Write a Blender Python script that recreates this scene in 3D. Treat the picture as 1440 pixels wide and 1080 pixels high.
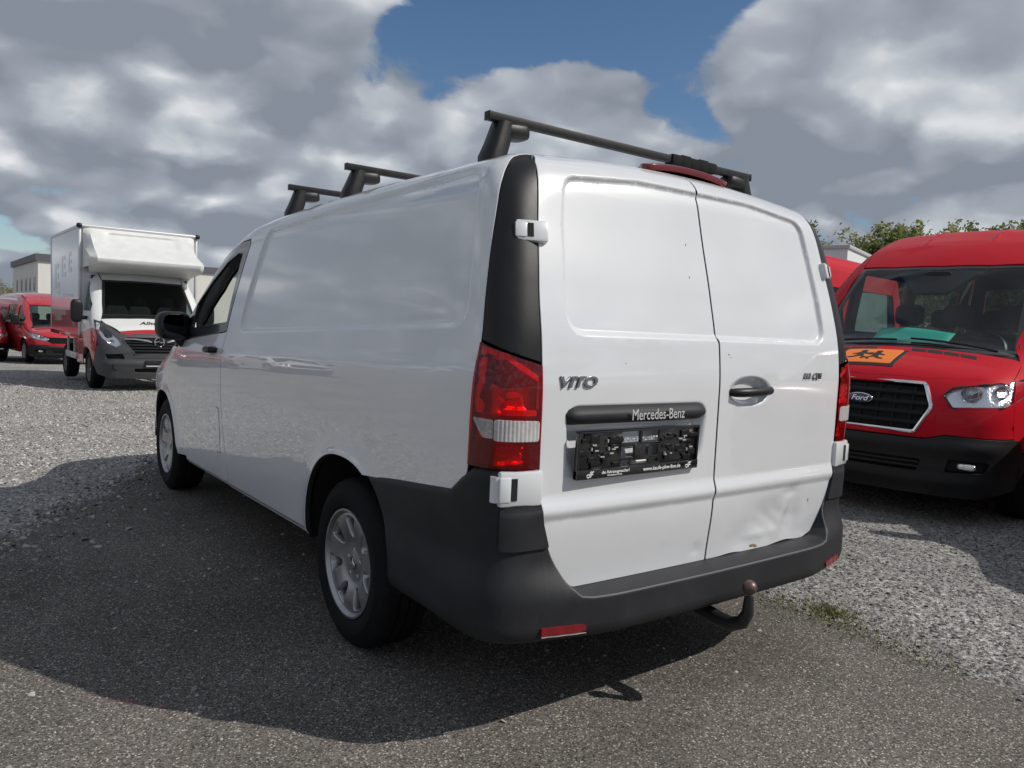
import bpy, bmesh, math, random
import numpy as np
from mathutils import Vector, Matrix
from mathutils.geometry import delaunay_2d_cdt

rng = np.random.default_rng(7)
random.seed(7)
for o in list(bpy.data.objects):
    bpy.data.objects.remove(o)
scene = bpy.context.scene
COL = scene.collection

# ------------------------------------------------------------------ camera
CAM_POS = Vector((-2.2028, -1.7428, 1.3137))
YAW, PITCH, ROLL, FOCAL = 0.63506, -0.0761, 0.0451, 1073.96      # focal in pixels of a 1440 px wide picture
_f = Vector((math.sin(YAW) * math.cos(PITCH), math.cos(YAW) * math.cos(PITCH), math.sin(PITCH)))
_r = Vector((math.cos(YAW), -math.sin(YAW), 0))
_u = _r.cross(_f)
_r2 = _r * math.cos(ROLL) + _u * math.sin(ROLL)
_u2 = -_r * math.sin(ROLL) + _u * math.cos(ROLL)
cam_data = bpy.data.cameras.new('camera')
cam_data.sensor_fit = 'HORIZONTAL'
cam_data.sensor_width = 36.0
cam_data.lens = FOCAL / 1440 * 36.0
cam_data.clip_start = 0.05
cam_data.clip_end = 3000
cam = bpy.data.objects.new('camera', cam_data)
COL.objects.link(cam)
cam.matrix_world = Matrix(((_r2.x, _u2.x, -_f.x, CAM_POS.x), (_r2.y, _u2.y, -_f.y, CAM_POS.y),
                           (_r2.z, _u2.z, -_f.z, CAM_POS.z), (0, 0, 0, 1)))
scene.camera = cam

# ------------------------------------------------------------------ world, sun, exposure
SUN_DIR = Vector((0.72, -0.82, 1.0)).normalized()          # towards the sun
SUN_ELEV = math.asin(SUN_DIR.z)
SUN_AZ = math.atan2(SUN_DIR.x, SUN_DIR.y)
world = bpy.data.worlds.new('World')
scene.world = world
world.use_nodes = True
wn, wl = world.node_tree.nodes, world.node_tree.links
wn.clear()


def N(nt, t, **kw):
    n = nt.nodes.new(t)
    for k, v in kw.items():
        if k in n.inputs.keys() if isinstance(k, str) else False:
            n.inputs[k].default_value = v
        else:
            setattr(n, k, v)
    return n


def build_world():
    nt = world.node_tree
    L = nt.links.new
    out = N(nt, 'ShaderNodeOutputWorld')
    bg = N(nt, 'ShaderNodeBackground')
    bg.inputs['Strength'].default_value = 0.092
    sky = N(nt, 'ShaderNodeTexSky', sky_type='NISHITA')
    sky.sun_disc = False
    sky.sun_elevation = SUN_ELEV
    sky.sun_rotation = SUN_AZ
    sky.air_density = 1.0
    sky.dust_density = 0.3
    sky.ozone_density = 3.0
    tc = N(nt, 'ShaderNodeTexCoord')
    sep = N(nt, 'ShaderNodeSeparateXYZ')
    L(tc.outputs['Generated'], sep.inputs[0])

    def M(op, a, b=None, clamp=False):
        m = N(nt, 'ShaderNodeMath', operation=op)
        m.use_clamp = clamp
        for i, v in enumerate((a, b)):
            if v is None:
                continue
            if isinstance(v, (int, float)):
                m.inputs[i].default_value = v
            else:
                L(v, m.inputs[i])
        return m.outputs[0]
    # the cloud deck: the view direction met with a flat layer far above
    h = M('ADD', M('MAXIMUM', sep.outputs['Z'], 0.0), 0.42)
    cx = M('DIVIDE', sep.outputs['X'], h)
    cy = M('DIVIDE', sep.outputs['Y'], h)
    comb = N(nt, 'ShaderNodeCombineXYZ')
    L(cx, comb.inputs[0]); L(cy, comb.inputs[1])
    comb.inputs[2].default_value = 3.1

    def noise(scale, detail, rough, dist, off=(0, 0, 0), vec=None):
        mp = N(nt, 'ShaderNodeMapping')
        mp.inputs['Location'].default_value = off
        L(vec or comb.outputs[0], mp.inputs['Vector'])
        n = N(nt, 'ShaderNodeTexNoise')
        n.noise_dimensions = '2D'
        n.inputs['Scale'].default_value = scale
        n.inputs['Detail'].default_value = detail
        n.inputs['Roughness'].default_value = rough
        n.inputs['Distortion'].default_value = dist
        L(mp.outputs[0], n.inputs['Vector'])
        return n.outputs['Fac']
    def puffs(scale, detail, k, off):
        """cauliflower relief: 1 on the crown of a puff, 0 in the creases"""
        mp = N(nt, 'ShaderNodeMapping')
        mp.inputs['Location'].default_value = off
        sc = N(nt, 'ShaderNodeVectorMath', operation='SCALE')
        L(warp, sc.inputs[0]); sc.inputs['Scale'].default_value = k
        L(sc.outputs[0], mp.inputs['Vector'])
        v = N(nt, 'ShaderNodeTexVoronoi', feature='SMOOTH_F1')
        v.voronoi_dimensions = '2D'
        v.inputs['Scale'].default_value = scale
        v.inputs['Detail'].default_value = detail
        v.inputs['Roughness'].default_value = 0.55
        v.inputs['Smoothness'].default_value = 0.7
        L(mp.outputs[0], v.inputs['Vector'])
        return M('SUBTRACT', 1.0, M('MULTIPLY', v.outputs['Distance'], 1.15))
    # a little turbulence so that the puffs are not round
    tn = N(nt, 'ShaderNodeTexNoise')
    tn.noise_dimensions = '2D'
    tn.inputs['Scale'].default_value = 5.0; tn.inputs['Detail'].default_value = 5
    L(comb.outputs[0], tn.inputs['Vector'])
    ts = N(nt, 'ShaderNodeVectorMath', operation='SCALE'); ts.inputs['Scale'].default_value = 0.16
    L(tn.outputs['Color'], ts.inputs[0])
    ta = N(nt, 'ShaderNodeVectorMath', operation='ADD')
    L(comb.outputs[0], ta.inputs[0]); L(ts.outputs[0], ta.inputs[1])
    warp = ta.outputs[0]
    big = noise(1.5, 10, 0.55, 0.0, CLOUD_OFF, warp)
    soft = noise(2.2, 3, 0.45, 0.0, (8.1, 3.3, 0), warp)
    fine = noise(7.0, 8, 0.62, 0.0, (2.1, 0.3, 0), warp)
    pf = puffs(3.0, 2.0, 1.0, (0.4, 0.9, 0))
    pf_up = puffs(3.0, 1.0, 0.960, (0.4, 0.9, 0))
    gaps = None
    for (gx, gy, gr, ga) in CLOUD_GAPS:
        dx = M('SUBTRACT', cx, gx); dy = M('SUBTRACT', cy, gy)
        d = M('SQRT', M('ADD', M('MULTIPLY', dx, dx), M('MULTIPLY', dy, dy)))
        g = M('MULTIPLY', M('SUBTRACT', 1.0, M('DIVIDE', d, gr), True), ga)
        gaps = g if gaps is None else M('MAXIMUM', gaps, g)
    for (gx, gy, gr, ga) in CLOUD_BANKS:
        dx = M('SUBTRACT', cx, gx); dy = M('SUBTRACT', cy, gy)
        d = M('SQRT', M('ADD', M('MULTIPLY', dx, dx), M('MULTIPLY', dy, dy)))
        gaps = M('SUBTRACT', gaps, M('MULTIPLY', M('SUBTRACT', 1.0, M('DIVIDE', d, gr), True), ga))
    low = N(nt, 'ShaderNodeMapRange')
    L(sep.outputs['Z'], low.inputs['Value'])
    low.inputs['From Min'].default_value = 0.30; low.inputs['From Max'].default_value = 0.0
    low.inputs['To Min'].default_value = 0.155; low.inputs['To Max'].default_value = 0.27
    body = M('ADD', M('ADD', big, M('MULTIPLY', M('SUBTRACT', pf, 0.5), 0.22)), M('MULTIPLY', M('SUBTRACT', fine, 0.5), 0.10))
    dens = M('SUBTRACT', M('ADD', body, low.outputs[0]), gaps)
    cov = N(nt, 'ShaderNodeMapRange', interpolation_type='SMOOTHSTEP')
    L(dens, cov.inputs['Value'])
    cov.inputs['From Min'].default_value = 0.425
    cov.inputs['From Max'].default_value = 0.50
    # lit crowns of the puffs and thin rims bright, thick parts and creases grey
    thick = M('SUBTRACT', dens, 0.66)
    sh = M('ADD', M('MULTIPLY', M('SUBTRACT', pf, pf_up), 1.5), M('MULTIPLY', M('SUBTRACT', soft, 0.5), 1.25))
    sh = M('ADD', sh, M('MULTIPLY', M('SUBTRACT', pf, 0.5), 0.50))
    sh = M('ADD', sh, M('MULTIPLY', M('SUBTRACT', fine, 0.5), 0.45))
    sh = M('SUBTRACT', sh, M('MULTIPLY', thick, 1.15))
    ramp = N(nt, 'ShaderNodeValToRGB')
    e = ramp.color_ramp.elements
    e[0].position = 0.0; e[0].color = (3.3, 3.75, 4.5, 1)
    e[1].position = 0.90; e[1].color = (11.0, 11.2, 11.6, 1)
    m = ramp.color_ramp.elements.new(0.36); m.color = (4.9, 5.4, 6.2, 1)
    m = ramp.color_ramp.elements.new(0.60); m.color = (7.1, 7.6, 8.2, 1)
    L(M('ADD', M('MULTIPLY', sh, 0.72), 0.55), ramp.inputs[0])
    hsv = N(nt, 'ShaderNodeHueSaturation')
    hsv.inputs['Saturation'].default_value = 1.10
    hsv.inputs['Value'].default_value = 1.15
    L(sky.outputs[0], hsv.inputs['Color'])
    mix = N(nt, 'ShaderNodeMix', data_type='RGBA')
    L(cov.outputs[0], mix.inputs['Factor'])
    L(hsv.outputs[0], mix.inputs['A'])
    L(ramp.outputs[0], mix.inputs['B'])
    L(mix.outputs['Result'], bg.inputs['Color'])
    L(bg.outputs[0], out.inputs['Surface'])


def sky_xy(px, py):
    d = _f + _r2 * ((px - 720) / FOCAL) - _u2 * ((py - 540) / FOCAL)
    d.normalize()
    h = max(d.z, 0) + 0.42
    return d.x / h, d.y / h


CLOUD_OFF = (7.6, 2.9, 0)
CLOUD_BANKS = [(*sky_xy(120, 10), 0.45, 0.22), (*sky_xy(420, 60), 0.22, 0.16), (*sky_xy(1180, 60), 0.26, 0.20), (*sky_xy(1360, 40), 0.36, 0.20), (*sky_xy(860, 150), 0.16, 0.12), (*sky_xy(20, 380), 0.15, 0.2), (*sky_xy(1110, 250), 0.22, 0.16), (*sky_xy(120, 320), 0.16, 0.10), (*sky_xy(1050, 150), 0.17, 0.16)]
CLOUD_GAPS = [(*sky_xy(625, 30), 0.155, 0.30), (*sky_xy(740, 15), 0.19, 0.30), (*sky_xy(880, -5), 0.19, 0.30), (*sky_xy(985, -20), 0.15, 0.26),
              (*sky_xy(660, 150), 0.10, 0.20), (*sky_xy(700, 80), 0.12, 0.22), (*sky_xy(20, 240), 0.04, 0.10)]
build_world()

sun_data = bpy.data.lights.new('sun', 'SUN')
sun_data.energy = 4.7
sun_data.angle = math.radians(0.53)
sun_data.color = (1.0, 0.95, 0.88)
sun = bpy.data.objects.new('sun', sun_data)
COL.objects.link(sun)
sun.rotation_euler = SUN_DIR.to_track_quat('Z', 'Y').to_euler()
sun.location = (10, -10, 20)
scene.view_settings.view_transform = 'Standard'
scene.view_settings.look = 'None'
scene.view_settings.exposure = -0.36
scene.view_settings.gamma = 1.0
scene.view_settings.use_curve_mapping = False
scene.render.engine = 'CYCLES'
scene.cycles.max_bounces = 8
scene.cycles.transparent_max_bounces = 12


# ------------------------------------------------------------------ materials
MATS = {}


def mat(name, col, rough=0.5, metal=0.0, coat=0.0, spec=0.5, noise=0.0, nscale=8.0, bump=0.0, bscale=60.0,
        coat_rough=0.03, col2=None, rvar=0.0, detail=6.0):
    if name in MATS:
        return MATS[name]
    m = bpy.data.materials.new(name)
    m.use_nodes = True
    nt = m.node_tree
    b = nt.nodes['Principled BSDF']
    b.inputs['Base Color'].default_value = (*col, 1)
    b.inputs['Roughness'].default_value = rough
    b.inputs['Metallic'].default_value = metal
    b.inputs['Coat Weight'].default_value = coat
    b.inputs['Coat Roughness'].default_value = coat_rough
    b.inputs['Specular IOR Level'].default_value = spec
    L = nt.links.new
    tc = N(nt, 'ShaderNodeTexCoord')
    if noise > 0 or col2 is not None:
        n = N(nt, 'ShaderNodeTexNoise')
        n.inputs['Scale'].default_value = nscale
        n.inputs['Detail'].default_value = detail
        n.inputs['Roughness'].default_value = 0.6
        L(tc.outputs['Object'], n.inputs['Vector'])
        r = N(nt, 'ShaderNodeMapRange')
        L(n.outputs['Fac'], r.inputs['Value'])
        r.inputs['From Min'].default_value = 0.32
        r.inputs['From Max'].default_value = 0.68
        mx = N(nt, 'ShaderNodeMix', data_type='RGBA')
        L(r.outputs[0], mx.inputs['Factor'])
        c2 = col2 if col2 is not None else tuple(min(1, c * (1 + noise)) for c in col)
        c1 = col if col2 is not None else tuple(c * (1 - noise) for c in col)
        mx.inputs['A'].default_value = (*c1, 1)
        mx.inputs['B'].default_value = (*c2, 1)
        L(mx.outputs['Result'], b.inputs['Base Color'])
        if rvar > 0:
            rr = N(nt, 'ShaderNodeMapRange')
            L(n.outputs['Fac'], rr.inputs['Value'])
            rr.inputs['To Min'].default_value = rough - rvar
            rr.inputs['To Max'].default_value = rough + rvar
            L(rr.outputs[0], b.inputs['Roughness'])
    if bump > 0:
        n2 = N(nt, 'ShaderNodeTexNoise')
        n2.inputs['Scale'].default_value = bscale
        n2.inputs['Detail'].default_value = 4
        L(tc.outputs['Object'], n2.inputs['Vector'])
        bp = N(nt, 'ShaderNodeBump')
        bp.inputs['Strength'].default_value = 1.0
        bp.inputs['Distance'].default_value = bump
        L(n2.outputs['Fac'], bp.inputs['Height'])
        L(bp.outputs[0], b.inputs['Normal'])
    MATS[name] = m
    return m


def tinted(name, tint, gloss=0.10, rough=0.02, ior=1.45):
    """thin glass or clear plastic: lets light through with a tint, mirrors by Fresnel"""
    if name in MATS:
        return MATS[name]
    m = bpy.data.materials.new(name)
    m.use_nodes = True
    nt = m.node_tree
    nt.nodes.clear()
    out = N(nt, 'ShaderNodeOutputMaterial')
    tr = N(nt, 'ShaderNodeBsdfTransparent')
    tr.inputs[0].default_value = (*tint, 1)
    gl = N(nt, 'ShaderNodeBsdfGlossy')
    gl.inputs['Roughness'].default_value = rough
    gl.inputs['Color'].default_value = (1, 1, 1, 1)
    fr = N(nt, 'ShaderNodeFresnel')
    fr.inputs['IOR'].default_value = ior
    ge = N(nt, 'ShaderNodeNewGeometry')
    im = N(nt, 'ShaderNodeMapRange')          # a thin sheet mirrors alike from both sides
    im.inputs['To Min'].default_value = ior; im.inputs['To Max'].default_value = 1.0 / ior
    nt.links.new(ge.outputs['Backfacing'], im.inputs['Value']); nt.links.new(im.outputs[0], fr.inputs['IOR'])
    mx = N(nt, 'ShaderNodeMixShader')
    L = nt.links.new
    ad = N(nt, 'ShaderNodeMath', operation='MULTIPLY')
    ad.inputs[1].default_value = gloss * 10
    ad.use_clamp = True
    L(fr.outputs[0], ad.inputs[0])
    L(ad.outputs[0], mx.inputs[0])
    L(tr.outputs[0], mx.inputs[1])
    L(gl.outputs[0], mx.inputs[2])
    L(mx.outputs[0], out.inputs[0])
    MATS[name] = m
    return m


WHITE = mat('white_paint', (0.645, 0.66, 0.68), 0.32, coat=1.0, noise=0.025, nscale=3.0, coat_rough=0.015)
WHITE.node_tree.nodes['Principled BSDF'].inputs['Coat IOR'].default_value = 1.75
WHITE_DULL = mat('white_plastic', (0.66, 0.67, 0.67), 0.4, noise=0.03, nscale=9)
BLACK = mat('black_plastic', (0.009, 0.009, 0.010), 0.40, spec=0.35, noise=0.15, nscale=14, bump=0.0004, bscale=500, rvar=0.06)
GLOSSBLACK = mat('gloss_black', (0.012, 0.012, 0.013), 0.16, coat=0.6)
BUMPER = mat('grey_bumper_plastic', (0.025, 0.026, 0.029), 0.48, spec=0.2, noise=0.18, nscale=7, bump=0.0005, bscale=420, rvar=0.08)
RUBBER = mat('rubber', (0.008, 0.008, 0.009), 0.8, spec=0.2, noise=0.25, nscale=18, bump=0.001, bscale=160)
VOID = mat('dark_liner', (0.010, 0.010, 0.011), 0.9)
ALLOY = mat('alloy', (0.40, 0.40, 0.41), 0.36, metal=0.85, noise=0.12, nscale=16, rvar=0.08)
CHROME = mat('chrome', (0.78, 0.79, 0.80), 0.12, metal=1.0)
DARKCHROME = mat('dark_chrome', (0.30, 0.30, 0.31), 0.22, metal=1.0)
STEEL = mat('dark_steel', (0.08, 0.07, 0.07), 0.45, metal=0.7, noise=0.3, nscale=30)
BALLMAT = mat('rusty_ball', (0.10, 0.07, 0.065), 0.42, metal=0.6, col2=(0.16, 0.11, 0.10), nscale=40, bump=0.0006, bscale=150)
BAR = mat('bar_steel', (0.012, 0.0125, 0.013), 0.5, spec=0.3, noise=0.35, nscale=40, rvar=0.1)
GLASS = tinted('window_glass', (0.72, 0.78, 0.76), 0.11)
TINTGLASS = tinted('tinted_glass', (0.50, 0.58, 0.56), 0.05)
CLEAR = tinted('clear_lens', (0.92, 0.93, 0.94), 0.11)


def lens_mat(name, tint, body, share):
    m = tinted(name, tint, 0.11, 0.03)
    nt = m.node_tree
    out = [n for n in nt.nodes if n.type == 'OUTPUT_MATERIAL'][0]
    old = out.inputs[0].links[0].from_socket
    pb = N(nt, 'ShaderNodeBsdfPrincipled')
    pb.inputs['Base Color'].default_value = (*body, 1)
    pb.inputs['Roughness'].default_value = 0.12
    mx = N(nt, 'ShaderNodeMixShader')
    mx.inputs[0].default_value = share
    nt.links.new(old, mx.inputs[1]); nt.links.new(pb.outputs[0], mx.inputs[2]); nt.links.new(mx.outputs[0], out.inputs[0])
    return m


REFLECT = mat('lamp_reflector', (0.82, 0.82, 0.83), 0.18, metal=0.9, bump=0.004, bscale=90)
REDLENS = lens_mat('red_lens', (0.80, 0.012, 0.02), (0.55, 0.006, 0.012), 0.15)
REFLRED = mat('reflex_red', (0.20, 0.008, 0.014), 0.3, coat=0.5, bump=0.001, bscale=300)
RED = mat('red_paint', (0.47, 0.008, 0.018), 0.5, coat=0.20, spec=0.08, noise=0.03, nscale=4)
FABRIC = mat('seat_fabric', (0.020, 0.021, 0.024), 0.9, noise=0.25, nscale=40)
DASH = mat('dash_plastic', (0.030, 0.031, 0.034), 0.65)
PRINTW = mat('white_print', (0.80, 0.80, 0.80), 0.5)
PRINTK = mat('black_print', (0.012, 0.012, 0.012), 0.5)


# ------------------------------------------------------------------ helpers
def pchip(xs, ys):
    x = np.array(xs, float); y = np.array(ys, float)
    h = np.diff(x); d = np.diff(y) / h
    m = np.zeros_like(y)
    for i in range(1, len(x) - 1):
        if d[i - 1] * d[i] > 0:
            w1 = 2 * h[i] + h[i - 1]; w2 = h[i] + 2 * h[i - 1]
            m[i] = (w1 + w2) / (w1 / d[i - 1] + w2 / d[i])
    m[0] = d[0]; m[-1] = d[-1]

    def f(q):
        q = np.asarray(q, float)
        i = np.clip(np.searchsorted(x, q) - 1, 0, len(h) - 1)
        t = (q - x[i]) / h[i]
        lo = q < x[0]; hi = q > x[-1]
        tt = np.clip(t, 0, 1)
        v = ((1 + 2 * tt) * (1 - tt) ** 2 * y[i] + tt * (1 - tt) ** 2 * h[i] * m[i]
             + tt * tt * (3 - 2 * tt) * y[i + 1] + tt * tt * (tt - 1) * h[i] * m[i + 1])
        v = np.where(lo, y[0] + (q - x[0]) * m[0], v)
        v = np.where(hi, y[-1] + (q - x[-1]) * m[-1], v)
        return v
    return f


def smooth(a, b, t):
    t = np.clip((np.asarray(t, float) - a) / (b - a), 0, 1)
    return t * t * (3 - 2 * t)


def smax(a, b, k):
    h = np.maximum(k - np.abs(a - b), 0) / k
    return np.maximum(a, b) + h * h * k * 0.25


def obj(name, me, material=None, parent=None, loc=None, rot=None):
    o = bpy.data.objects.new(name, me)
    COL.objects.link(o)
    if material is not None and me is not None and len(me.materials) == 0:
        me.materials.append(material)
        if 'dark_edge' in me.keys():
            me.materials.append(VOID)
    if parent is not None:
        o.parent = parent
    if loc is not None:
        o.location = loc
    if rot is not None:
        o.rotation_euler = rot
    return o


def tag(o, label=None, cat=None, group=None, kind=None):
    if label: o['label'] = label
    if cat: o['category'] = cat
    if group: o['group'] = group
    if kind: o['kind'] = kind
    return o


def thing(name, label, cat, loc=(0, 0, 0), rz=0.0, group=None):
    o = bpy.data.objects.new(name, None)
    COL.objects.link(o)
    o.empty_display_size = 0.2
    o.location = loc
    o.rotation_euler = (0, 0, rz)
    return tag(o, label, cat, group)


def children_of(o):
    return [c for c in COL.objects if c.parent == o]


def copy_tree(o, parent=None):
    c = o.copy()
    COL.objects.link(c)
    c.parent = parent
    for ch in list(children_of(o)):
        copy_tree(ch, c)
    return c


def mesh_from(verts, faces, name='mesh', smooth_shade=False, normals=None):
    me = bpy.data.meshes.new(name)
    me.from_pydata([tuple(map(float, v)) for v in verts], [], [tuple(map(int, f)) for f in faces])
    me.update()
    if smooth_shade:
        me.polygons.foreach_set('use_smooth', [True] * len(me.polygons))
    if normals is not None:
        me.normals_split_custom_set_from_vertices([tuple(map(float, n)) for n in normals])
    me.update()
    return me


def mirror_mesh(me):
    m = me.copy()
    m.materials.clear()
    bm = bmesh.new(); bm.from_mesh(m)
    n = len(m.vertices)
    nv = np.zeros(n * 3)
    has = m.has_custom_normals
    vn = {}
    if has:
        for lp in me.loops:
            vn[lp.vertex_index] = None
        cn = me.corner_normals
        for lp in me.loops:
            vn[lp.vertex_index] = cn[lp.index].vector
    for v in bm.verts:
        v.co.x = -v.co.x
    bmesh.ops.reverse_faces(bm, faces=bm.faces)
    bm.to_mesh(m); bm.free()
    if has:
        m.normals_split_custom_set_from_vertices([(-(vn[i][0]), vn[i][1], vn[i][2]) if i in vn and vn[i] is not None else (0, 0, 1) for i in range(n)])
    return m


class MB:
    """collects primitives into one mesh"""
    def __init__(self):
        self.bm = bmesh.new()

    def box(self, x0, x1, y0, y1, z0, z1, bev=0.0, seg=2, mtx=None):
        t = bmesh.new()
        bmesh.ops.create_cube(t, size=1)
        for v in t.verts:
            v.co = Vector(((x0 + x1) / 2 + v.co.x * (x1 - x0), (y0 + y1) / 2 + v.co.y * (y1 - y0), (z0 + z1) / 2 + v.co.z * (z1 - z0)))
        if bev > 0:
            bmesh.ops.bevel(t, geom=list(t.edges), offset=bev, segments=seg, affect='EDGES', profile=0.5)
        self._add(t, mtx); return self

    def _add(self, t, mtx=None):
        if mtx is not None:
            bmesh.ops.transform(t, matrix=mtx, verts=t.verts)
        me = bpy.data.meshes.new('tmp')
        t.to_mesh(me); t.free()
        self.bm.from_mesh(me)
        bpy.data.meshes.remove(me)

    def tube(self, pts, r, n=8, caps=True):
        pts = [Vector(p) for p in pts]
        rs = r if isinstance(r, (list, tuple)) else [r] * len(pts)
        rings = []
        prev = None
        for i, p in enumerate(pts):
            d = (pts[min(i + 1, len(pts) - 1)] - pts[max(i - 1, 0)]).normalized()
            if prev is None:
                a = d.orthogonal().normalized()
            else:
                a = (prev - d * prev.dot(d)).normalized()
            prev = a
            b = d.cross(a)
            rings.append([self.bm.verts.new(p + (a * math.cos(2 * math.pi * k / n) + b * math.sin(2 * math.pi * k / n)) * rs[i]) for k in range(n)])
        for A, B in zip(rings, rings[1:]):
            for k in range(n):
                self.bm.faces.new((A[k], A[(k + 1) % n], B[(k + 1) % n], B[k]))
        if caps:
            self.bm.faces.new(rings[0][::-1]); self.bm.faces.new(rings[-1])
        return self

    def lathe(self, prof, n=48, axis='X', centre=(0, 0, 0), closed=False, mtx=None):
        """prof: list of (axial, radius)"""
        t = bmesh.new()
        rings = []
        for a, r in prof:
            ring = []
            for k in range(n):
                c, s = math.cos(2 * math.pi * k / n) * r, math.sin(2 * math.pi * k / n) * r
                p = {'X': (a, c, s), 'Y': (s, a, c), 'Z': (c, s, a)}[axis]
                ring.append(t.verts.new(Vector(p) + Vector(centre)))
            rings.append(ring)
        pairs = list(zip(rings, rings[1:]))
        if closed:
            pairs.append((rings[-1], rings[0]))
        for A, B in pairs:
            for k in range(n):
                t.faces.new((A[k], A[(k + 1) % n], B[(k + 1) % n], B[k]))
        if not closed:
            for R_, rev in ((rings[0], True), (rings[-1], False)):
                try:
                    t.faces.new(R_[::-1] if rev else R_)
                except Exception:
                    pass
        bmesh.ops.recalc_face_normals(t, faces=t.faces)
        self._add(t, mtx); return self

    def prism(self, poly, a, b, plane='XZ', bev=0.0):
        """polygon extruded from a to b along the plane's normal axis"""
        t = bmesh.new()
        def P(p, c):
            return {'XZ': (p[0], c, p[1]), 'YZ': (c, p[0], p[1]), 'XY': (p[0], p[1], c)}[plane]
        A = [t.verts.new(P(p, a)) for p in poly]; B = [t.verts.new(P(p, b)) for p in poly]
        n = len(poly)
        t.faces.new(A); t.faces.new(B[::-1])
        for i in range(n):
            t.faces.new((A[i], B[i], B[(i + 1) % n], A[(i + 1) % n]))
        bmesh.ops.recalc_face_normals(t, faces=t.faces)
        if bev > 0:
            bmesh.ops.bevel(t, geom=list(t.edges), offset=bev, segments=2, affect='EDGES', profile=0.5)
        self._add(t); return self

    def sellipsoid(self, c, r, e=0.6, nu=20, nv=12, mtx=None):
        """super-ellipsoid: e<1 boxy"""
        t = bmesh.new()
        def sg(v, p):
            return math.copysign(abs(v) ** p, v)
        rows = []
        for j in range(1, nv):
            ph = -math.pi / 2 + math.pi * j / nv
            rows.append([t.verts.new((r[0] * sg(math.cos(ph), e) * sg(math.cos(2 * math.pi * i / nu), e),
                                      r[1] * sg(math.cos(ph), e) * sg(math.sin(2 * math.pi * i / nu), e),
                                      r[2] * sg(math.sin(ph), e))) for i in range(nu)])
        for A, B in zip(rows, rows[1:]):
            for i in range(nu):
                t.faces.new((A[i], A[(i + 1) % nu], B[(i + 1) % nu], B[i]))
        t.faces.new(rows[0][::-1]); t.faces.new(rows[-1])
        m = Matrix.Translation(Vector(c)) @ (mtx if mtx is not None else Matrix())
        self._add(t, m); return self

    def build(self, name, material, parent=None, smooth_shade=True, angle=40, **kw):
        me = bpy.data.meshes.new(name)
        self.bm.to_mesh(me); self.bm.free()
        if smooth_shade:
            me.polygons.foreach_set('use_smooth', [True] * len(me.polygons))
            me.set_sharp_from_angle(angle=math.radians(angle))
        return obj(name, me, material, parent, **kw)


def resample(pts, sp, closed=True):
    pts = np.asarray(pts, float)
    out = []
    n = len(pts)
    for i in range(n if closed else n - 1):
        a = pts[i]; b = pts[(i + 1) % n]
        k = max(1, int(math.ceil(np.linalg.norm(b - a) / sp)))
        for j in range(k):
            out.append(a + (b - a) * j / k)
    if not closed:
        out.append(pts[-1])
    return np.array(out)


def rnd(pts, r, n=6):
    """polygon with filleted corners; r a number or one per corner"""
    m = len(pts)
    rs = r if isinstance(r, (list, tuple)) else [r] * m
    out = []
    for i in range(m):
        p0, p1, p2 = (np.array(pts[(i + k) % m], float) for k in (-1, 0, 1))
        a = p0 - p1; b = p2 - p1
        la, lb = np.linalg.norm(a), np.linalg.norm(b)
        a /= la; b /= lb
        rr = rs[i]
        if rr <= 0:
            out.append(p1); continue
        ang = math.acos(np.clip(a.dot(b), -1, 1))
        d = min(rr / max(math.tan(ang / 2), 1e-3), la * 0.48, lb * 0.48)
        for k in range(n + 1):
            t = k / n
            out.append((1 - t) ** 2 * (p1 + a * d) + 2 * t * (1 - t) * p1 + t * t * (p1 + b * d))
    return np.array(out)


def in_poly(P, poly):
    x, y = P[:, 0], P[:, 1]
    ins = np.zeros(len(P), bool)
    a = poly; b = np.roll(poly, -1, axis=0)
    for (x1, y1), (x2, y2) in zip(a, b):
        if y1 == y2:
            continue
        c = ((y1 > y) != (y2 > y)) & (x < (x2 - x1) * (y - y1) / (y2 - y1) + x1)
        ins ^= c
    return ins


def poly_dist(P, poly):
    """unsigned distance from points to a closed polyline"""
    d = np.full(len(P), 1e9)
    a = poly; b = np.roll(poly, -1, axis=0)
    for p, q in zip(a, b):
        v = q - p
        L2 = max(v.dot(v), 1e-12)
        t = np.clip(((P - p) @ v) / L2, 0, 1)
        d = np.minimum(d, np.linalg.norm(P - (p + t[:, None] * v), axis=1))
    return d


def sdf_poly(poly):
    poly = np.asarray(poly, float)

    def f(u, v):
        u = np.asarray(u, float); P = np.stack([u.ravel(), np.asarray(v, float).ravel()], 1)
        d = poly_dist(P, poly)
        return np.where(in_poly(P, poly), -d, d).reshape(u.shape)
    return f


def band(poly, offs, sp, closed=True):
    """extra points on both sides of a line, so that a step there is sharp"""
    p = resample(poly, sp, closed)
    t = np.roll(p, -1, 0) - np.roll(p, 1, 0)
    if not closed:
        t[0] = p[1] - p[0]; t[-1] = p[-1] - p[-2]
    t /= np.maximum(np.linalg.norm(t, axis=1), 1e-9)[:, None]
    n = np.stack([t[:, 1], -t[:, 0]], 1)
    return np.concatenate([p + n * o for o in offs])


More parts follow.
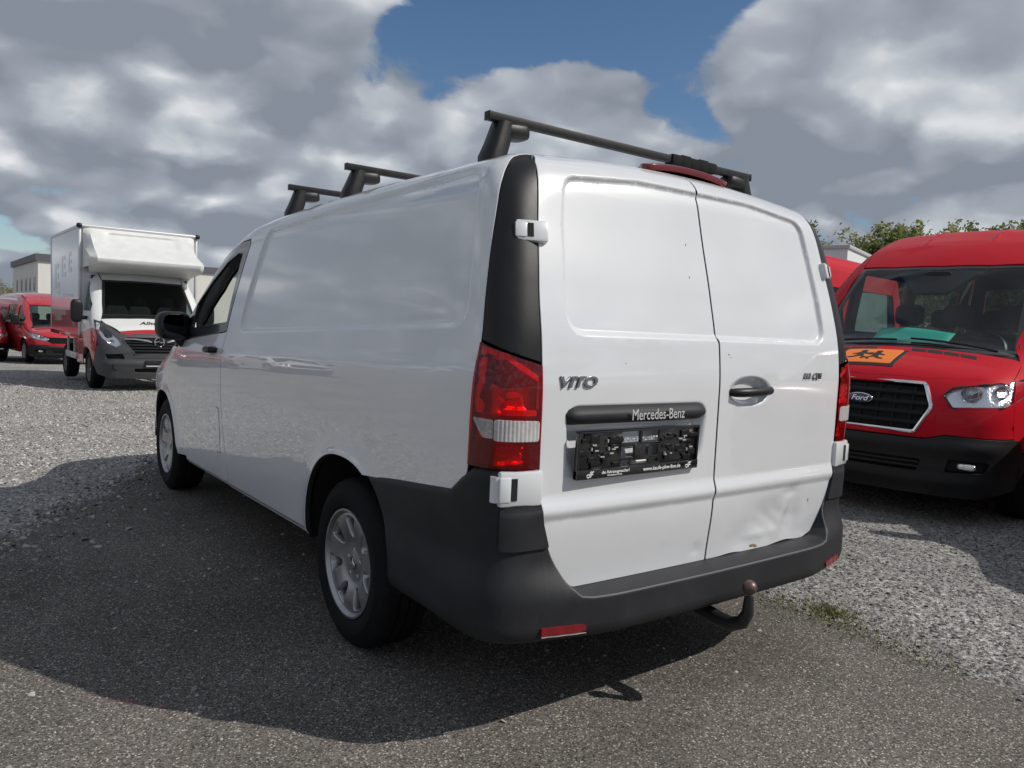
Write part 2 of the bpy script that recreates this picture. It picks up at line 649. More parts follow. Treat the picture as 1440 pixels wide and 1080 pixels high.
def panel_mesh(outline, fn, sp, holes=(), extra=None, flange=0.014, roll=0.0022, outward=None, name='panel', inner_sp=None, dark_edge=None):
    outline = resample(outline, sp * 0.8)
    holes = [resample(h, sp * 0.8) for h in holes]
    loops = [outline] + holes
    lo, hi = outline.min(0), outline.max(0)
    isp = inner_sp or sp
    gx = np.arange(lo[0] + isp * 0.5, hi[0], isp)
    gy = np.arange(lo[1] + isp * 0.433, hi[1], isp * 0.866)
    G = np.array([(x + (isp * 0.5 if j % 2 else 0), y) for j, y in enumerate(gy) for x in gx]) if len(gx) and len(gy) else np.zeros((0, 2))
    if extra is not None:
        G = np.concatenate([G, np.concatenate(extra) if isinstance(extra, list) else extra])
    if len(G):
        keep = in_poly(G, outline)
        for h in holes:
            keep &= ~in_poly(G, h)
        G = G[keep]
        for lp in loops:
            if len(G):
                G = G[poly_dist(G, lp) > sp * 0.35]
    if len(G):
        _, ui = np.unique(np.round(G / (sp * 0.12)).astype(int), axis=0, return_index=True)
        G = G[ui]
    pts = np.concatenate(loops + ([G] if len(G) else []))
    edges = []
    k = 0
    for lp in loops:
        n = len(lp)
        edges += [(k + i, k + (i + 1) % n) for i in range(n)]
        k += n
    vs, es, fs, *_ = delaunay_2d_cdt([Vector(p) for p in pts], edges, [], 0, 1e-6)
    UV = np.array([(v.x, v.y) for v in vs])
    F = np.array([f for f in fs if len(f) == 3])
    cen = UV[F].mean(1)
    keep = in_poly(cen, outline)
    for h in holes:
        keep &= ~in_poly(cen, h)
    F = F[keep]
    e1 = UV[F[:, 1]] - UV[F[:, 0]]; e2 = UV[F[:, 2]] - UV[F[:, 0]]
    area = e1[:, 0] * e2[:, 1] - e1[:, 1] * e2[:, 0]
    F[area < 0] = F[area < 0][:, ::-1]
    P = fn(UV[:, 0], UV[:, 1])
    ep = 1e-3
    Pu = fn(UV[:, 0] + ep, UV[:, 1]) - fn(UV[:, 0] - ep, UV[:, 1])
    Pv = fn(UV[:, 0], UV[:, 1] + ep) - fn(UV[:, 0], UV[:, 1] - ep)
    Nn = np.cross(Pu, Pv)
    Nn /= np.maximum(np.linalg.norm(Nn, axis=1), 1e-12)[:, None]
    if outward is not None:
        s = np.sign(np.median((Nn * outward(P)).sum(1)))
        if s < 0:
            Nn = -Nn; F = F[:, ::-1]; 
    flipped = outward is not None and s < 0
    V = [P]; NN = [Nn]; faces = [tuple(f) for f in F]
    if flange != 0:
        cnt = {}
        for f in F:
            for a, b in ((f[0], f[1]), (f[1], f[2]), (f[2], f[0])):
                cnt[(a, b)] = 1
        bed = [(a, b) for (a, b) in cnt if (b, a) not in cnt]
        bv = sorted({a for e in bed for a in e})
        on = {v: np.zeros(2) for v in bv}
        for a, b in bed:
            d = UV[b] - UV[a]
            d /= max(np.linalg.norm(d), 1e-12)
            o = np.array([d[1], -d[0]])
            if flipped:
                o = -o
            on[a] += o; on[b] += o
        idx = {v: i for i, v in enumerate(bv)}
        ob = np.array([on[v] / max(np.linalg.norm(on[v]), 1e-9) for v in bv])
        ub = UV[bv]
        O3 = fn(ub[:, 0] + ob[:, 0] * 1e-3, ub[:, 1] + ob[:, 1] * 1e-3) - fn(ub[:, 0] - ob[:, 0] * 1e-3, ub[:, 1] - ob[:, 1] * 1e-3)
        O3 -= Nn[bv] * (O3 * Nn[bv]).sum(1)[:, None]
        O3 /= np.maximum(np.linalg.norm(O3, axis=1), 1e-12)[:, None]
        base = len(P); nb = len(bv)
        R1 = P[bv] + O3 * roll - Nn[bv] * roll
        R2 = R1 - Nn[bv] * flange
        V += [R1, R2]
        n1 = O3 + Nn[bv] * 0.35
        n1 /= np.linalg.norm(n1, axis=1)[:, None]
        NN += [n1, O3]
        for a, b in bed:
            i, j = idx[a], idx[b]
            faces.append((b, a, base + i, base + j))
            faces.append((base + j, base + i, base + nb + i, base + nb + j))
    V = np.concatenate(V); NN = np.concatenate(NN)
    me = mesh_from(V, faces, name, True, NN)
    if dark_edge is not None and flange != 0:
        nF = len(F)
        mi = [0] * len(faces)
        for k in range(nF + 1, len(faces), 2):
            mi[k] = 1
        me.polygons.foreach_set('material_index', mi)
        me['dark_edge'] = dark_edge
    return me


def text_mesh(s, size, ext=0.002, shear=0.0, off=0.0, sx=1.0, bevel=0.0, align='CENTER', spacing=1.0, res=3):
    cu = bpy.data.curves.new('t', 'FONT')
    cu.body = s; cu.size = size; cu.extrude = ext; cu.shear = shear; cu.offset = off
    cu.align_x = align; cu.align_y = 'CENTER'; cu.bevel_depth = bevel; cu.space_character = spacing
    cu.resolution_u = res
    o = bpy.data.objects.new('t', cu)
    COL.objects.link(o)
    dg = bpy.context.evaluated_depsgraph_get()
    dg.update()
    me = bpy.data.meshes.new_from_object(o.evaluated_get(dg))
    bpy.data.objects.remove(o); bpy.data.curves.remove(cu)
    me.materials.clear()
    for v in me.vertices:
        v.co.x *= sx
    return me


RX90 = Matrix.Rotation(math.pi / 2, 4, 'X')          # text lies in XZ, faces -Y


def bend_to(me, fn, lift=0.0):
    """wraps a flat text mesh (x, z as u, v; y as height towards -y) onto a surface y = fn(x, z)"""
    n = len(me.vertices)
    co = np.zeros(n * 3); me.vertices.foreach_get('co', co); co = co.reshape(-1, 3)
    y = fn(co[:, 0], co[:, 2])
    co[:, 1] = y + co[:, 1] - lift
    me.vertices.foreach_set('co', co.ravel()); me.update()


class Body:
    """closed smooth vehicle hull: F<0 inside"""
    def __init__(self, W, hc, crown, front, rear, rake=lambda y: 0 * y, plan=lambda y: 1 + 0 * y, kr=0.16, kf=0.12, kb=0.10, zc=0.95, ymid=2.0):
        self.W, self.hc, self.crown, self.front, self.rear_f = W, hc, crown, front, rear
        self.rake, self.plan, self.kr, self.kf, self.kb, self.zc, self.ymid = rake, plan, kr, kf, kb, zc, ymid

    def F(self, x, y, z):
        ax = np.abs(x)
        zb = z - self.rake(y)
        s = ax - self.W(zb) * self.plan(y)
        r = z - (self.hc(y) - self.crown(y) * (ax / 0.8) ** 2)
        f = smax(s, r * 0.9, self.kr)
        b = self.rear_f(ax, z) - y
        f = smax(f, b, self.kb)
        n = y - self.front(ax, z)
        return smax(f, n, self.kf)

    def cast(self, ox, oy, oz, dx, dy, dz, t0, t1):
        ox, oy, oz, dx, dy, dz = np.broadcast_arrays(*[np.asarray(a, float) for a in (ox, oy, oz, dx, dy, dz)])
        a = np.full(ox.shape, float(t0)); b = np.full(ox.shape, float(t1))
        # march to the first crossing, then bisect
        n = 28
        hit = np.full(ox.shape, False); A = a.copy(); B = b.copy()
        for i in range(n):
            t = t0 + (t1 - t0) * (i + 1) / n
            v = self.F(ox + dx * t, oy + dy * t, oz + dz * t) < 0
            new = v & ~hit
            A = np.where(new, t0 + (t1 - t0) * i / n, A); B = np.where(new, t, B)
            hit |= v
        for _ in range(24):
            m = (A + B) / 2
            v = self.F(ox + dx * m, oy + dy * m, oz + dz * m) < 0
            B = np.where(v, m, B); A = np.where(v, A, m)
        m = (A + B) / 2
        return np.stack([ox + dx * m, oy + dy * m, oz + dz * m], -1)

    def cyl(self, y, v, s=-1, R=0.95):
        th = np.asarray(v) / R
        return self.cast(s * np.cos(th) * 2.6, y, self.zc + np.sin(th) * 2.6, -s * np.cos(th), 0, -np.sin(th), 0, 2.55)

    def side(self, y, z, s=-1):
        return self.cast(s * 1.7, y, z, -s, 0, 0, 0, 1.65)

    def top(self, x, y):
        return self.cast(x, y, 4.0, 0, 0, -1.0, 0, 3.7)

    def rear(self, x, z):
        return self.cast(x, -1.0, z, 0, 1.0, 0, 0, 2.6)

    def fore(self, x, z, y0=None):
        return self.cast(x, 7.0, z, 0, -1.0, 0, 0, 6.5)

    def v_side(self, y, z, R=0.95):
        p = self.side(np.asarray(y, float), np.asarray(z, float))
        return np.arctan2(p[..., 2] - self.zc, np.abs(p[..., 0])) * R

    def v_top(self, x, y, R=0.95):
        p = self.top(np.asarray(x, float), np.asarray(y, float))
        return np.arctan2(p[..., 2] - self.zc, np.abs(p[..., 0])) * R

    def grad(self, P):
        e = 1e-3
        x, y, z = P[:, 0], P[:, 1], P[:, 2]
        g = np.stack([self.F(x + e, y, z) - self.F(x - e, y, z), self.F(x, y + e, z) - self.F(x, y - e, z), self.F(x, y, z + e) - self.F(x, y, z - e)], 1)
        return g / np.maximum(np.linalg.norm(g, axis=1), 1e-12)[:, None]

    def yz(self, pts):
        """(y, z) outline to the (y, v) plane of cyl"""
        p = np.asarray(pts, float)
        return np.stack([p[:, 0], self.v_side(p[:, 0], p[:, 1])], 1)


# ------------------------------------------------------------------ the white van
def make_wheel(name, parent, cx, yc, zc, side, R=0.338, width=0.215, rim_r=0.216, spokes=7, rimmat=None, steel=False):
    """axle along x; side -1: outer face towards -x"""
    rimmat = rimmat or ALLOY
    root = obj(name, None, None, parent)
    root.empty_display_size = 0.1
    root.location = (cx, yc, zc)
    w = width
    # tyre: outer face at x = 0 of the wheel, inner at +w (for side -1)
    prof = [(0.012, rim_r - 0.004), (-0.004, rim_r + 0.012), (-0.012, rim_r + 0.035), (-0.013, (rim_r + R) / 2), (-0.004, R - 0.040), (0.008, R - 0.018), (0.020, R - 0.006),
            (0.034, R), (0.062, R + 0.001), (0.063, R - 0.007), (0.070, R - 0.007), (0.071, R + 0.001), (w / 2 - 0.005, R + 0.002), (w / 2 - 0.004, R - 0.007), (w / 2 + 0.004, R - 0.007), (w / 2 + 0.005, R + 0.002),
            (w - 0.071, R + 0.001), (w - 0.070, R - 0.007), (w - 0.063, R - 0.007), (w - 0.062, R + 0.001), (w - 0.034, R), (w - 0.012, R - 0.018), (w + 0.004, R - 0.05), (w + 0.01, (rim_r + R) / 2), (w - 0.01, rim_r - 0.004)]
    mb = MB(); mb.lathe([(a * -side, r) for a, r in prof], 56, 'X', closed=True)
    mb.build('tyre', RUBBER, root, angle=25)
    # rim barrel and lip
    lip = [(0.020, rim_r - 0.020), (0.006, rim_r - 0.014), (-0.003, rim_r - 0.006), (-0.003, rim_r + 0.002), (0.012, rim_r + 0.003), (0.10, rim_r - 0.02), (w - 0.01, rim_r), (w - 0.012, rim_r - 0.012), (0.10, rim_r - 0.032), (0.045, rim_r - 0.03)]
    mb = MB(); mb.lathe([(a * -side, r) for a, r in lip], 64, 'X', closed=True)
    barrel = mb.build('rim', rimmat, root, angle=30)
    # spoke face: disc with holes, dished
    ro = rim_r - 0.012
    t = np.linspace(0, 2 * np.pi, 72, endpoint=False)
    outline = np.stack([np.cos(t) * ro, np.sin(t) * ro], 1)
    holes = []
    for k in range(spokes):
        a = 2 * np.pi * (k + 0.5) / spokes + 0.2
        hw0, hw1 = (0.016, 0.045) if not steel else (0.02, 0.028)
        r0, r1 = (0.106, 0.187) if not steel else (0.12, 0.165)
        quad = [(r0, -hw0), (r1, -hw1), (r1 + 0.006, 0), (r1, hw1), (r0, hw0), (r0 - 0.008, 0)]
        h = rnd(quad, [0.018, 0.022, 0, 0.022, 0.018, 0], 5)
        c, s = np.cos(a), np.sin(a)
        holes.append(np.stack([h[:, 0] * c - h[:, 1] * s, h[:, 0] * s + h[:, 1] * c], 1))
    for k in range(5):
        a = 2 * np.pi * k / 5 + 0.3
        tt = np.linspace(0, 2 * np.pi, 12, endpoint=False)
        holes.append(np.stack([np.cos(a) * 0.056 + np.cos(tt) * 0.0115, np.sin(a) * 0.056 + np.sin(tt) * 0.0115], 1))
    dish = pchip([0, 0.034, 0.05, 0.075, 0.12, 0.17, 0.19, 0.21, 0.3], [0.030, 0.030, 0.032, 0.031, 0.018, 0.010, 0.010, 0.016, 0.04])

    def fn(u, v):
        r = np.hypot(u, v)
        an = np.arctan2(v, u) - 0.2
        groove = 0.5 + 0.5 * np.cos(an * spokes)
        d = dish(r) + (1 - groove) * 0.006 * smooth(0.06, 0.12, r) * (1 - smooth(0.17, 0.2, r)) * 0
        return np.stack([d * -side, u, v], -1)
    me = panel_mesh(outline, fn, 0.011, holes, flange=0.03, roll=0.004, outward=lambda P: np.tile([side * 1.0, 0, 0], (len(P), 1)), name='spokes')
    obj('spokes', me, rimmat, barrel)
    mb = MB()
    mb.lathe([(0.029 * -side, 0.0), (0.026 * -side, 0.024), (0.029 * -side, 0.032), (0.034 * -side, 0.033)], 24, 'X')
    hub = mb.build('hub_cap', mat('hub_cap', (0.25, 0.25, 0.26), 0.3, metal=0.8), barrel)
    mb = MB()
    for k in range(3):
        a = math.pi / 2 + 2 * math.pi * k / 3
        mb.tube([(0.0255 * -side, 0, 0), (0.026 * -side, math.cos(a) * 0.022, math.sin(a) * 0.022)], [0.004, 0.0012], 6)
    mb.lathe([(0.0235 * -side, 0.0215), (0.0255 * -side, 0.0215), (0.0255 * -side, 0.0240), (0.0235 * -side, 0.0240)], 24, 'X', closed=True)
    mb.build('star_emblem', CHROME, barrel)
    mb = MB()
    mb.lathe([(0.07 * -side, 0.0), (0.07 * -side, 0.145), (0.085 * -side, 0.145), (0.085 * -side, 0.0)], 32, 'X')
    mb.build('brake_disc', STEEL, root)
    mb = MB()
    mb.lathe([(0.10 * -side, 0.0), (0.10 * -side, rim_r - 0.025), (0.12 * -side, rim_r - 0.025), (0.12 * -side, 0.0)], 32, 'X')
    mb.build('backing_plate', VOID, root)
    return root


def arch(yc, zc, a, b, t0, t1, n=36, e=2.3):
    """wheel arch from angle t0 to t1 (degrees, 0 = +y, 90 = up)"""
    out = []
    for k in range(n + 1):
        t = math.radians(t0 + (t1 - t0) * k / n)
        c, s = math.cos(t), math.sin(t)
        out.append((yc + a * math.copysign(abs(c) ** (2 / e), c), zc + b * math.copysign(abs(s) ** (2 / e), s)))
    return out


van = thing('delivery_van', 'white panel delivery van with black roof bars, grey rear bumper and tow ball', 'van')

V_W = pchip([0.10, 0.25, 0.36, 0.5, 0.7, 0.9, 1.05, 1.115, 1.18, 1.35, 1.5, 1.65, 1.8, 1.95, 2.1],
            [0.86, 0.915, 0.934, 0.947, 0.957, 0.9630, 0.9645, 0.9625, 0.953, 0.933, 0.910, 0.882, 0.848, 0.805, 0.76])
V_hc = pchip([-0.5, 0, 0.3, 1.2, 2.2, 2.7, 3.05, 3.3, 4.25, 4.6, 4.95, 5.3], [1.87, 1.892, 1.905, 1.912, 1.898, 1.868, 1.79, 1.67, 1.15, 1.06, 0.96, 0.80])
V_lean = pchip([0.0, 0.3, 1.12, 1.25, 1.45, 1.65, 1.8, 1.9, 2.1], [0.0, 0.0, 0.0, 0.010, 0.052, 0.105, 0.142, 0.170, 0.24])
V_plan = pchip([-0.3, 0, 0.4, 3.5, 4.2, 4.6, 4.9, 5.2], [0.97, 0.985, 1.0, 1.0, 0.99, 0.962, 0.90, 0.78])
VB = Body(V_W, V_hc, lambda y: 0.045 + 0.05 * smooth(2.6, 3.6, y),
          lambda ax, z: 5.13 - 0.20 * (ax / 0.9) ** 2.6 - 0.35 * np.maximum(z - 0.72, 0) ** 1.2 - 0.25 * np.maximum(0.45 - z, 0),
          lambda ax, z: 0.014 * (ax / 0.7) ** 2 + V_lean(z),
          rake=lambda y: 0.04 * (1.5 - np.clip(y, -0.5, 3.6)), plan=V_plan, kr=0.125, kf=0.14, kb=0.12)
V_ys = pchip([0.5, 0.80, 0.86, 0.90, 1.26, 1.39, 1.59, 1.70, 1.79, 1.84, 1.9], [0.19, 0.185, 0.166, 0.158, 0.138, 0.150, 0.176, 0.192, 0.214, 0.242, 0.28])
V_xd = pchip([0.48, 0.50, 0.55, 0.65, 0.76, 0.9, 1.2, 1.335, 1.6, 1.75, 1.83, 1.9], [0.62, 0.66, 0.705, 0.745, 0.775, 0.787, 0.791, 0.789, 0.762, 0.740, 0.722, 0.70])
outF = lambda P: VB.grad(P)

# features of the side
REC = rnd([(0.222, 1.262), (0.258, 1.50), (0.315, 1.772), (2.31, 1.788), (2.485, 1.262)], [0.075, 0, 0.11, 0.05, 0.05], 8)
rec_sdf = sdf_poly(REC)
A_R = (1.045, 0.335, 0.405, 0.44)
A_F = (4.245, 0.335, 0.405, 0.40)


def side_disp(y, z):
    zb = z - VB.rake(y)
    d = -0.016 * (1 - smooth(-0.012, 0.014, rec_sdf(y, zb)))
    for (yc, zc, a, b) in (A_R, A_F):
        q = (np.abs((y - yc) / a) ** 2.3 + np.abs((z - zc) / b) ** 2.3) ** (1 / 2.3)
        d = d + 0.014 * np.exp(-np.maximum(q - 1, 0) / 0.085) * smooth(0.24, 0.42, z)
    # sill rib
    sill = 0.375 - 0.022 * (y - 1.4)
    d = d - 0.012 * (1 - smooth(sill - 0.012, sill + 0.004, z)) * (y < 3.9)
    # a soft swage below the belt
    d = d + 0.003 * np.exp(-((zb - 1.105) / 0.012) ** 2) * smooth(0.3, 0.6, y) * 0
    return d


def side_fn(s=-1):
    def f(u, v):
        P = VB.cyl(u, v, s)
        n = VB.grad(P.reshape(-1, 3)).reshape(P.shape)
        return P + n * side_disp(P[..., 1], P[..., 2])[..., None]
    return f


SF = side_fn(-1)


def both(name, outline, sp, material, parent=van, holes=(), extra=None, fn=None, mirror=True, **kw):
    if material is WHITE and 'dark_edge' not in kw:
        kw['dark_edge'] = 1
        kw.setdefault('flange', 0.022)
    me = panel_mesh(outline, fn or SF, sp, holes, extra, outward=outF, name=name, **kw)
    a = obj(name, me, material, parent)
    b = None
    if mirror:
        b = obj(name, mirror_mesh(me), material, parent)
    return a, b


def seam(z):
    return pchip([0.30, 0.45, 0.7, 0.9, 1.07, 1.2, 1.45, 1.74], [2.665, 2.675, 2.725, 2.752, 2.755, 2.715, 2.635, 2.555])(z)


zs = np.linspace(0.345, 1.70, 26)
g = 0.0065
# rear quarter with the cant rail and windscreen pillar
low = [(0.205, 0.80), (0.45, 0.772), (0.70, 0.745)] + arch(*A_R, 116, 4, 40) + [(1.452, 0.352), (2.0, 0.340), (seam(0.33) - g, 0.326)]
seam_pts = [(seam(z) - g, z) for z in zs]
door_top = [(2.60, 1.728), (2.75, 1.722), (2.95, 1.672), (3.2, 1.560), (3.6, 1.362), (3.95, 1.185), (4.12, 1.105)]
low_yv = VB.yz(low + seam_pts + [(y + 0.0, z + g) for y, z in door_top])
ws_edge = [(0.80, 4.26), (0.775, 3.9), (0.74, 3.5), (0.70, 3.16), (0.695, 2.95), (0.695, 2.4), (0.695, 1.6), (0.695, 0.9), (0.695, 0.26)]
we = np.array([(y, VB.v_top(np.array([x]), np.array([y]))[0]) for x, y in ws_edge])
rear_z = np.linspace(1.845, 0.87, 26)
re = VB.yz([(float(V_ys(z)), z) for z in rear_z])
outl = np.concatenate([low_yv, we, re])
corner_fix = rnd([tuple(p) for p in outl], [0.05 if i == 0 else 0 for i in range(len(outl))], 5)
ex = [VB.yz(band(np.stack([REC[:, 0], REC[:, 1] + VB.rake(REC[:, 0])], 1), [-0.016, -0.009, -0.002, 0.005, 0.012, 0.02], 0.02))]
sill_l = np.array([(y, 0.375 - 0.022 * (y - 1.4)) for y in np.linspace(1.46, 2.66, 60)])
ex.append(VB.yz(band(sill_l, [-0.012, -0.006, 0.0, 0.006], 0.02, False)))
for (yc, zc, a, b) in (A_R,):
    for q in (1.03, 1.07, 1.12, 1.2):
        ex.append(VB.yz(arch(yc, zc, a * q, b * q, 165, 0, 60)))
both('side_panel', corner_fix, 0.03, WHITE, extra=ex)

# front door below the belt, its black window frame and the pane
belt = lambda y: 1.212 - 0.085 * (y - 2.66) - 0.01 * smooth(3.3, 3.9, y)
fd_front = [(3.60, 0.352), (3.70, 0.55), (3.79, 0.75), (3.812, 0.92), (3.812, 1.06)]
fd = [(seam(z) + g, z) for z in np.linspace(0.345, 1.195, 16)][::-1] + [(3.585, 0.330)][:0]
fd = [(seam(z) + g, z) for z in np.linspace(1.200, 0.330, 18)] + [(3.59, 0.310)] + fd_front + [(y, float(belt(y)) - 0.004) for y in (3.812, 3.5, 3.2, 2.9)]
ex = [VB.yz(band(np.array([(y, 0.375 - 0.022 * (y - 1.4)) for y in np.linspace(2.69, 3.58, 40)]), [-0.012, -0.006, 0, 0.006], 0.02, False))]
both('front_door', VB.yz(fd), 0.03, WHITE, extra=ex)
wf = [(seam(z) + g, z) for z in np.linspace(1.215, 1.70, 8)] + [(2.605, 1.722)] + [(y, z - 0.004) for y, z in door_top[1:]] + [(4.05, 1.075), (3.82, float(belt(3.82)) + 0.004)] + [(y, float(belt(y)) + 0.003) for y in (3.5, 3.2, 2.9)]
pane = rnd([(2.735, 1.262), (2.672, 1.655), (2.76, 1.660), (2.95, 1.612), (3.2, 1.500), (3.46, 1.365), (3.50, 1.205)], [0.02, 0.015, 0, 0, 0, 0.02, 0.02], 4)
both('window_frame', VB.yz(wf), 0.03, GLOSSBLACK, holes=[VB.yz(pane)])
inn = lambda d: (lambda u, v: (lambda P: P - VB.grad(P.reshape(-1, 3)).reshape(P.shape) * d)(VB.cyl(u, v, -1)))
ctr = pane.mean(0)
# the driver's pane is wound down into the door, the passenger's is up
pw = panel_mesh(VB.yz(ctr + (pane - ctr) * 1.02), inn(0.012), 0.06, outward=outF, flange=0, name='side_window')
obj('side_window', mirror_mesh(pw), GLASS, van)
low_pane = obj('side_window', pw, GLASS, van); low_pane.location = (0.022, -0.02, -0.41)
# fender
fe = [(3.607, 0.352), (3.707, 0.55), (3.797, 0.75), (3.820, 0.92), (3.820, 1.062), (4.05, 1.068), (4.12, 1.098), (4.30, 1.062), (4.6, 0.985), (4.80, 0.92), (4.90, 0.80), (4.93, 0.62), (4.90, 0.45), (4.72, 0.36)]
fe_arch = arch(*A_F, 4, 176, 40)
both('fender', VB.yz(fe + fe_arch + [(3.83, 0.33)]), 0.03, WHITE, extra=[VB.yz(arch(4.245, 0.335, 0.405 * q, 0.40 * q, 0, 180, 50)) for q in (1.03, 1.07, 1.13)])
# fuel flap: a shallow lid with its gap
fl = rnd([(2.775, 0.505), (2.785, 0.755), (2.835, 0.765), (2.845, 0.505)], [0.01, 0.02, 0.02, 0.01], 4)
offp = lambda d, s=-1: (lambda u, v: (lambda P: P + VB.grad(P.reshape(-1, 3)).reshape(P.shape) * (side_disp(P[..., 1], P[..., 2]) + d)[..., None])(VB.cyl(u, v, s)))
flc = fl.mean(0)
both('flap_gap', VB.yz(flc + (fl - flc) * np.array([1.12, 1.03])), 0.02, VOID, fn=offp(0.0008), flange=0, mirror=False)
both('fuel_flap', VB.yz(fl), 0.02, WHITE, fn=offp(0.0018), flange=0.001, roll=0.0008, mirror=False)

# roof, bonnet, windscreen, nose
TOPF = lambda x, y: VB.top(x, y)
roof = [(-0.689, 0.24), (0.689, 0.24), (0.689, 2.95), (0.69, 3.10), (0.4, 3.13), (0, 3.145), (-0.4, 3.13), (-0.69, 3.10), (-0.689, 2.95)]


def roof_fn(x, y):
    P = VB.top(x, y)
    rib = sum(0.006 * np.exp(-(((np.abs(x) - c) / 0.03) ** 2)) for c in (0.2, 0.42)) * smooth(0.35, 0.5, y) * (1 - smooth(2.4, 2.6, y))
    P[..., 2] += rib
    return P


obj('roof', panel_mesh(np.array(roof), roof_fn, 0.05, outward=outF), WHITE, van)
ws = [(0.685, 3.115), (0.735, 3.5), (0.77, 3.9), (0.79, 4.24), (0.4, 4.31), (0, 4.33), (-0.4, 4.31), (-0.79, 4.24), (-0.77, 3.9), (-0.735, 3.5), (-0.685, 3.115), (-0.4, 3.145), (0, 3.16), (0.4, 3.145)]
obj('windscreen', panel_mesh(np.array(ws), lambda x, y: VB.top(x, y) - np.array([0, 0, 0.006]), 0.08, outward=outF, flange=0), GLASS, van)
hood = [(0.80, 4.29), (0.84, 4.5), (0.80, 4.80), (0.70, 4.93), (0.4, 4.99), (0, 5.01), (-0.4, 4.99), (-0.70, 4.93), (-0.80, 4.80), (-0.84, 4.5), (-0.80, 4.29), (-0.4, 4.345), (0, 4.36), (0.4, 4.345)]
obj('bonnet', panel_mesh(np.array(hood), TOPF, 0.05, outward=outF), WHITE, van)
nose = rnd([(-0.80, 0.30), (0.80, 0.30), (0.84, 0.60), (0.78, 0.87), (0.0, 0.93), (-0.78, 0.87), (-0.84, 0.60)], 0.04)
gr = rnd([(-0.45, 0.66), (0.45, 0.66), (0.52, 0.83), (-0.52, 0.83)], 0.03)
obj('front_bumper', panel_mesh(nose, lambda x, z: VB.fore(x, z), 0.05, [gr], outward=outF), WHITE, van)
gobj = obj('grille', panel_mesh(gr, lambda x, z: VB.fore(x, z) - np.array([0, 0.03, 0]), 0.06, outward=outF), GLOSSBLACK, van)
hl = [(4.48, 0.90), (4.86, 0.84), (4.90, 0.74), (4.80, 0.70), (4.62, 0.76)]
both('headlamp', VB.yz(rnd(hl, 0.02)), 0.03, REFLECT, fn=offp(0.004), flange=0.004)

# rear doors
rd_zs = np.linspace(0.52, 1.83, 30)
door_poly_l = [(-0.0055, 0.500)] + [(-0.62, 0.500)] + [(-float(V_xd(z)), z) for z in rd_zs] + [(-0.70, 1.858), (-0.64, 1.868), (-0.35, 1.884), (-0.0055, 1.893)]
door_l = np.array(door_poly_l)
UP = rnd([(-0.689, 1.300), (-0.682, 1.45), (-0.662, 1.64), (-0.636, 1.790), (-0.3, 1.822), (0.3, 1.822), (0.636, 1.790), (0.662, 1.64), (0.682, 1.45), (0.689, 1.300)], [0.11, 0, 0, 0.07, 0, 0, 0.07, 0, 0, 0.11], 8)
PL = rnd([(-0.696, 1.075), (-0.684, 0.868), (-0.085, 0.868), (-0.065, 1.075)], [0.05, 0.05, 0.06, 0.05], 8)
HX, HZ, HRX, HRZ = 0.180, 1.112, 0.128, 0.056
up_sdf, pl_sdf = sdf_poly(UP), sdf_poly(PL)


def dent(x, z):
    d = 0.022 * np.exp(-((x - 0.36) / 0.15) ** 2 - ((z - 0.62) / 0.075) ** 2)
    d += 0.014 * np.exp(-((x - 0.52) / 0.05) ** 2 - ((z - 0.60) / 0.09) ** 2)
    d -= 0.009 * np.exp(-((x - 0.44 - 0.35 * (z - 0.6)) / 0.035) ** 2 - ((z - 0.61) / 0.09) ** 2)
    d += 0.010 * np.exp(-((x - 0.20) / 0.07) ** 2 - ((z - 0.55) / 0.05) ** 2)
    d -= 0.006 * np.exp(-((x - 0.30) / 0.10) ** 2 - ((z - 0.555) / 0.018) ** 2)
    d += 0.012 * np.exp(-((x - 0.49) / 0.045) ** 2 - ((z - 0.705) / 0.022) ** 2)
    d += 0.0022 * np.sin(x * 37 + 3 * np.sin(z * 21)) * np.sin(z * 44 + 2 * np.sin(x * 17)) * np.exp(-((x - 0.38) / 0.2) ** 2 - ((z - 0.6) / 0.09) ** 2)
    return d * 0.62


def rear_disp(x, z):
    d = 0.017 * (1 - smooth(-0.012, 0.010, up_sdf(x, z)))
    q = 1 - smooth(-0.035, 0.008, pl_sdf(x, z))
    d = d + q * (0.022 + 0.022 * smooth(0.87, 1.03, z))
    hh = np.sqrt(((x - HX) / HRX) ** 2 + ((z - HZ) / HRZ) ** 2)
    d = d + 0.030 * (1 - smooth(0.55, 1.04, hh))
    zc = 0.752 - 0.0 * x
    d = d - 0.013 * smooth(zc + 0.055, zc + 0.002, z) + 0.010 * smooth(zc + 0.002, zc - 0.030, z) + 0.02 * smooth(zc - 0.03, zc - 0.28, z)
    d = d + dent(x, z)
    d = d + 0.004 * np.exp(-((x + 0.06) / 0.025) ** 2 - ((z - 0.545) / 0.02) ** 2)
    return d


def rear_fn(x, z):
    P = VB.rear(x, z)
    P[..., 1] += rear_disp(x, z)
    return P


rear_y = lambda x, z: rear_fn(np.asarray(x, float), np.asarray(z, float))[..., 1]
crz = [band(np.array([(-0.78, 0.752), (0.78, 0.752)]), [-0.03, -0.022, -0.014, -0.006, 0.002, 0.010, 0.02, 0.03], 0.02, False)]
exl = crz + [band(UP, [-0.012, -0.007, -0.002, 0.003, 0.008, 0.014], 0.018), band(PL, [-0.035, -0.026, -0.018, -0.01, -0.002, 0.006, 0.010], 0.018)]
tt = np.linspace(0, 2 * np.pi, 70, endpoint=False)
exr = crz + [band(UP, [-0.012, -0.007, -0.002, 0.003, 0.008, 0.014], 0.018)] + [np.stack([HX + np.cos(tt) * HRX * q, HZ + np.sin(tt) * HRZ * q], 1) for q in (0.5, 0.6, 0.7, 0.8, 0.9, 1.0, 1.08)]
gx_, gz_ = np.meshgrid(np.arange(0.02, 0.76, 0.012), np.arange(0.505, 0.73, 0.012))
